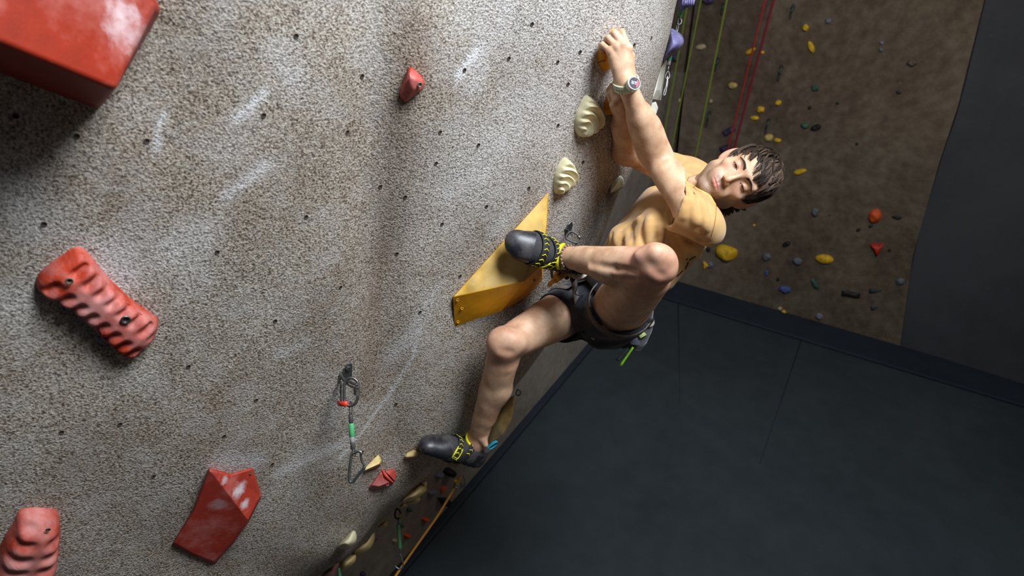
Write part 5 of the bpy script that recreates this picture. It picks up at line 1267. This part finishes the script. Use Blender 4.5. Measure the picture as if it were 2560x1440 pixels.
shoe(SHL[0], SHL[1], J['al'], 1, 'black shoe on the yellow volume', False, (1, -1), (.168, .132))
shoe(SHR[0], SHR[1], J['ar'], -1, 'black shoe with teal pull tab on the small lower hold', True, (0, -1))

# beaded anklet on the raised ankle
ax_ = nrm(J['kl']-J['al']); rg, rd = ring_on(body, J['al']+ax_*.034, nrm(ax_*.96+CU*.10), .002, n=40, rmax=.08)
ank = empty('anklet', J['al'], parent=man); BD = mat('bead_brown', (74, 58, 44), .4, bump=0); BD2 = mat('bead_tan', (150, 132, 98), .5, bump=0)
for i, p_ in enumerate(rg):
    v_, f_ = sphere_geo(p_, .0034, 8, 6); mesh_np('bead', v_, f_, BD2 if i % 2 else BD, ank)

# watch on the upper wrist
wt = empty('watch', J['wl'], parent=man); CASE = mat('watch_sage', (190, 196, 166), .4, bump=0, var=.03); BEZ = mat('watch_bezel', (222, 224, 222), .3, bump=0, var=.02)
ax_ = nrm(fl_dir*.97+CR*.22); WB = J['wl']-fl_dir*.004
wp = [q for q in hand_l if np.linalg.norm(q.c-WB) < .09]
rg, rd = ring_on(hand_l, WB, ax_, .0012, n=60, rmax=.07); v_, f_ = band_geo(rg, rd, ax_, .024, .0032); mesh_np('watch_strap', v_, f_, CASE, wt)
wn = nrm(-CF*.93+CR*.26+CU*.05); 
k = int(np.argmax(rd @ nrm(CR*.55-CF*.8))); wc = rg[k]+wn*.004
wc = P(1586, 208, 1.778); e1 = nrm(np.cross(CU, wn)); e2 = np.cross(wn, e1)
def disc(nm, c, r0, h, material, parent, rb=.0015):
    a = np.arange(40)*2*math.pi/40; pr_ = [(r0, -h), (r0, -rb), (r0-rb*.4, -rb*.3), (r0-rb, 0)]
    V = np.concatenate([c+wn*z+r_*(np.outer(np.cos(a), e1)+np.outer(np.sin(a), e2)) for r_, z in pr_]); Fs = [(i*40+q, i*40+(q+1) % 40, (i+1)*40+(q+1) % 40, (i+1)*40+q) for i in range(3) for q in range(40)]+[tuple(120+q for q in range(40)), tuple(range(40))[::-1]]
    return mesh_np(nm, V, Fs, material, parent, smooth=False)
disc('watch_case', wc, .0185, .014, CASE, wt); disc('bezel', wc+wn*.0012, .0178, .004, BEZ, wt)
SCRN = mat('watch_screen', (18, 16, 40), .6, bump=0, var=.05); disc('screen', wc+wn*.0017, .0155, .002, SCRN, wt, .0003)
RLC = mat('screen_red', (170, 44, 56), .3, bump=0); WTX = mat('screen_text', (214, 226, 240), .4, bump=0); GRN = mat('screen_green', (40, 120, 84), .3, bump=0)
# screen turned with the wrist: its top points right in the frame
sx, sy = -CU, CR                                                 # reading direction, top
sx = nrm(sx-wn*(sx @ wn)); sy = nrm(sy-wn*(sy @ wn)); rot = math.radians(-12); sx, sy = sx*math.cos(rot)+sy*math.sin(rot), sy*math.cos(rot)-sx*math.sin(rot)
sc = wc+wn*.0020
def sp2(u, v): return sc+sx*u+sy*v
a = np.linspace(math.radians(25), math.radians(155), 16); V = [sp2(.0125*math.cos(q), .0125*math.sin(q)) for q in a]
V = [v_+wn*.0001 for v_ in V]; mesh_np('red_field', np.array(V), [tuple(range(16))], RLC, wt, smooth=False)
a = np.linspace(math.radians(20), math.radians(120), 18); tube('green_arc', [sp2(.0142*math.cos(q), .0142*math.sin(q)) for q in a], .0009, GRN, wt, seg=5, flat=.3, fdir=wn)
def text(body_, c, size, xd, yd, material, parent, name='digits', ext=.0001):
    cu = bpy.data.curves.new('t', 'FONT'); cu.body = body_; cu.size = size; cu.align_x = 'CENTER'; cu.align_y = 'CENTER'; cu.extrude = ext
    o = bpy.data.objects.new('t', cu); COL.objects.link(o); dg = bpy.context.evaluated_depsgraph_get(); me = bpy.data.meshes.new_from_object(o.evaluated_get(dg)); bpy.data.objects.remove(o)
    V = np.array([v_.co[:] for v_ in me.vertices]); zd = np.cross(xd, yd); W_ = c+np.outer(V[:, 0], xd)+np.outer(V[:, 1], yd)+np.outer(V[:, 2], zd)
    return mesh_np(name, W_, [tuple(p_.vertices) for p_ in me.polygons], material, parent, smooth=False)
if np.cross(sx, sy) @ wn < 0: sx = -sx
text('91', sp2(.000, .0012)+wn*.0003, .0098, sx, sy, WTX, wt); text('20', sp2(.000, -.0062)+wn*.0003, .0098, sx, sy, WTX, wt)
for u_, v_ in ((-.0105, -.001), (.0105, -.001)): text('28', sp2(u_, v_)+wn*.0003, .0034, sx, sy, RLC, wt, 'small_digits')
for (v0, q) in ((-.008, .0011), (0, .0020), (.008, .0011)):
    for k_ in range(6):
        kk = [i for i in range(60) if rd[i] @ nrm(-CR*.75-CF*.62) > .66]
        if len(kk) > 6:
            i = kk[int(k_*(len(kk)-1)/5)]; p_ = rg[i]+rd[i]*.0047+ax_*v0
            tube('strap_slot', [p_-ax_*q*.8, p_+ax_*q*.8], .0011, MATHOLE, wt, seg=6, flat=.5, fdir=rd[i])
for s_ in (-1, 1): tube('button', [wc-wn*.006+(sx*s_*.016), wc-wn*.006+(sx*s_*.0205)], .0022, CASE, wt, seg=8)

# ---------------------------------------------------------------- face details and hair
EYE = mat('eye_white', (150, 138, 128), .25, bump=0, var=.02); IRIS = mat('eye_iris', (26, 20, 16), .3, bump=0); LASH = mat('lash_brown', (34, 22, 16), .7, bump=0); 
HT = bvh(HL, Fh3)
def face_pt(x, z, off):
    h = HT.ray_cast(Vector((x, .2, z)), Vector((0, -1, 0))); return np.array(h[0])+np.array([0, off, 0]) if h[0] is not None else np.array([x, .08+off, z])
for s_ in (1, -1):
    # sliver of the eyeball under the lowered lid
    up_ = [face_pt(s_*(.0315+q*.0125), .0062+.0014*(1-q*q), .0006) for q in np.linspace(-1, 1, 11)]; lo_ = [face_pt(s_*(.0315+q*.0125), .0056-.0016*(1-q*q), .0006) for q in np.linspace(-1, 1, 11)]
    V = np.array(up_+lo_); Fs = [(i, i+1, i+12, i+11) for i in range(10)]; e = mesh_np('eye', HO+V @ HM, Fs, EYE, man)
    iv = np.array([face_pt(s_*(.0315+q*.0045)-.001, .0072, .0010) for q in (-1.3, -.6, 0, .6, 1.3)]+[face_pt(s_*(.0315+q*.0045)-.001, .0044, .0010) for q in (-1.3, -.6, 0, .6, 1.3)]); mesh_np('iris', HO+iv @ HM, [(i, i+1, i+6, i+5) for i in range(4)], IRIS, e)
    tube('eyelash', HO+(np.array([face_pt(s_*(.0315+q*.0138), .0060+.0026*(1-q*q)-.0012*abs(q), .0008) for q in np.linspace(-1, 1, 11)])) @ HM, [.0004, .0007, .0009, .0010, .0011, .0012, .0012, .0011, .0010, .0008, .0004], LASH, man, seg=6)
    gs = []; rb = random.Random(3)
    for q in np.linspace(0, 1, 170):
        x_ = s_*(.0115+q*.036); z_ = .0255+.0075*math.sin(q*2.2)-.0055*q*q+rb.uniform(-.0034, .0034)*(1.15-q)
        p0 = face_pt(x_, z_, .0002); p1 = face_pt(x_+s_*.0055, z_+.0022*(1-q*1.6), .0011)
        gs.append(tube_geo(HO+np.array([p0, (p0+p1)/2+np.array([0, .0008, 0]), p1]) @ HM, [.0005, .0005, .0001], 4))
    v_, f_ = join_geo(gs); mesh_np('eyebrow', v_, f_, LASH, man)
def hairline(y, x=0): return -.052+.104*smooth01(-.012, .060, y)
cap = [ell((0, -.014, .038), (.0785, .098, .0855), k=.02), ell((0, -.050, -.005), (.064, .050, .062), k=.03)]
def cap_post(p, d):
    d = d-.0015*vnoise(p, 120, 3)
    return np.maximum(d, (hairline(p[:, 1])+.017+.005*np.sin(p[:, 0]*160)-p[:, 2])*.8)
Vc, Fc = surface(cap, .0036, cap_post)
m_, b, t = base_mat('brown_hair', .5); tc = t.add('ShaderNodeTexCoord'); at = t.add('ShaderNodeVertexColor'); at.layer_name = 'tone'
c = t.ramp(at.outputs[0], [(0, (.012, .007, .005, 1)), (.55, (.058, .034, .022, 1)), (1, (.19, .125, .082, 1))]); t.link(c, b.inputs['Base Color']); b.inputs['Specular IOR Level'].default_value = .4
HAIRM = m_
rh = random.Random(11); gs = []; tones = []
crown = np.array([.012, -.055, .110]); ctr = np.array([0, -.014, .038]); rad = np.array([.0785, .098, .0855]); gl = (HM @ np.array([0, 0, -1.]))   # gravity in the head frame
ncl = 0
while ncl < 430:
    u = nrm([rh.gauss(0, 1), rh.gauss(0, 1), rh.gauss(0, 1)]); p = ctr+u*rad
    if p[2] < hairline(p[1])+.002: continue
    ncl += 1
    n = nrm((p-ctr)/rad**2); d = p-crown; d = nrm(d-n*(d @ n)+1e-4)
    front = float(smooth01(-.04, .05, p[1])); L = rh.uniform(.040, .062)+.016*front
    sweep = nrm(_f([-.30, .85, -.35])); nz = _f([math.sin(60*p[1]+2), math.sin(50*p[2]+1), math.sin(55*p[0]+4)])
    d = nrm(d*(1-.4*front)+sweep*.4*front+gl*.16+.20*nz+.10*_f([rh.gauss(0, 1), rh.gauss(0, 1), rh.gauss(0, 1)])); d = nrm(d-n*(d @ n))
    G = []; q = p+n*.001; curl = rh.gauss(0, 1); lift = rh.uniform(.3, 1.0); tw = rh.uniform(-1, 1); nk_ = 9
    for k in range(nk_):
        G.append(q.copy()); q = q+d*L/(nk_-1); nn_ = nrm((q-ctr)/rad**2); e = math.sqrt((((q-ctr)/rad)**2).sum()); tgt = 1.03+.075*lift*math.sin(k/(nk_-1)*2.6)+.035*front
        q = ctr+(q-ctr)*(1+(tgt-e)*.5); d = nrm(d+gl*.035+np.cross(nn_, d)*(curl*.05+tw*.14*math.cos(k*1.1))); d = nrm(d-nn_*(d @ nn_)*.8)
        if q[1] > .045 and q[2] < .040+.010*math.sin(90*q[0]) and abs(q[0]) < .058: break
        if q[1] > .01 and q[2] < -.012: break
    if len(G) < 4: continue
    G = np.array(G); base = rh.gauss(.45, .2); b1 = nrm(np.cross(G[1]-G[0], n)); 
    for s_ in range(19):
        o1, o2 = rh.gauss(0, .0036), abs(rh.gauss(0, .0016)); tp_ = np.linspace(1, .25, len(G))[:, None]; cut = rh.randint(max(4, len(G)-3), len(G))
        pts = (G+(b1*o1+n*o2)*tp_+n*.0006*rh.random())[:cut]; w = rh.uniform(.00032, .00062)
        g = tube_geo(catmull(pts, 2), w*np.append(np.linspace(1, .9, len(pts)*2-3), [.55, .15]), 3); gs.append(g); tones.append(np.full(len(g[0]), min(1, max(0, base+rh.gauss(0, .18)))))
for q_ in range(70):
    s0 = -1; a_ = rh.uniform(-.075, -.012); p = np.array([s0*(.062-.25*max(0, -.045-a_)), a_, rh.uniform(-.055, .0)]); d = nrm([s0*.55+rh.gauss(0, .3), -.25+rh.gauss(0, .3), -.75])
    G = []; cv = rh.uniform(-1, 1)
    for k in range(8): G.append(p.copy()); p = p+d*.0055; d = nrm(d+gl*.22+np.cross(d, [0, s0*1., .3])*cv*.35)
    G = np.array(G); base = rh.gauss(.3, .15)
    for s_ in range(12):
        o_ = _f([rh.gauss(0, .0032) for _ in range(3)]); w = rh.uniform(.0005, .0009); pts = G+o_*np.linspace(1, .4, 8)[:, None]
        g = tube_geo(catmull(pts, 2), w*np.append(np.ones(13), [.55, .15]), 3); gs.append(g); tones.append(np.full(len(g[0]), min(1, max(0, base+rh.gauss(0, .15)))))
v_, f_ = join_geo([(Vc, [tuple(int(i) for i in f) for f in Fc])]+gs); tn = np.concatenate([np.full(len(Vc), .12)]+tones)
hair = mesh_np('hair', HO+v_ @ HM, f_, HAIRM, man, cols={'tone': tn})
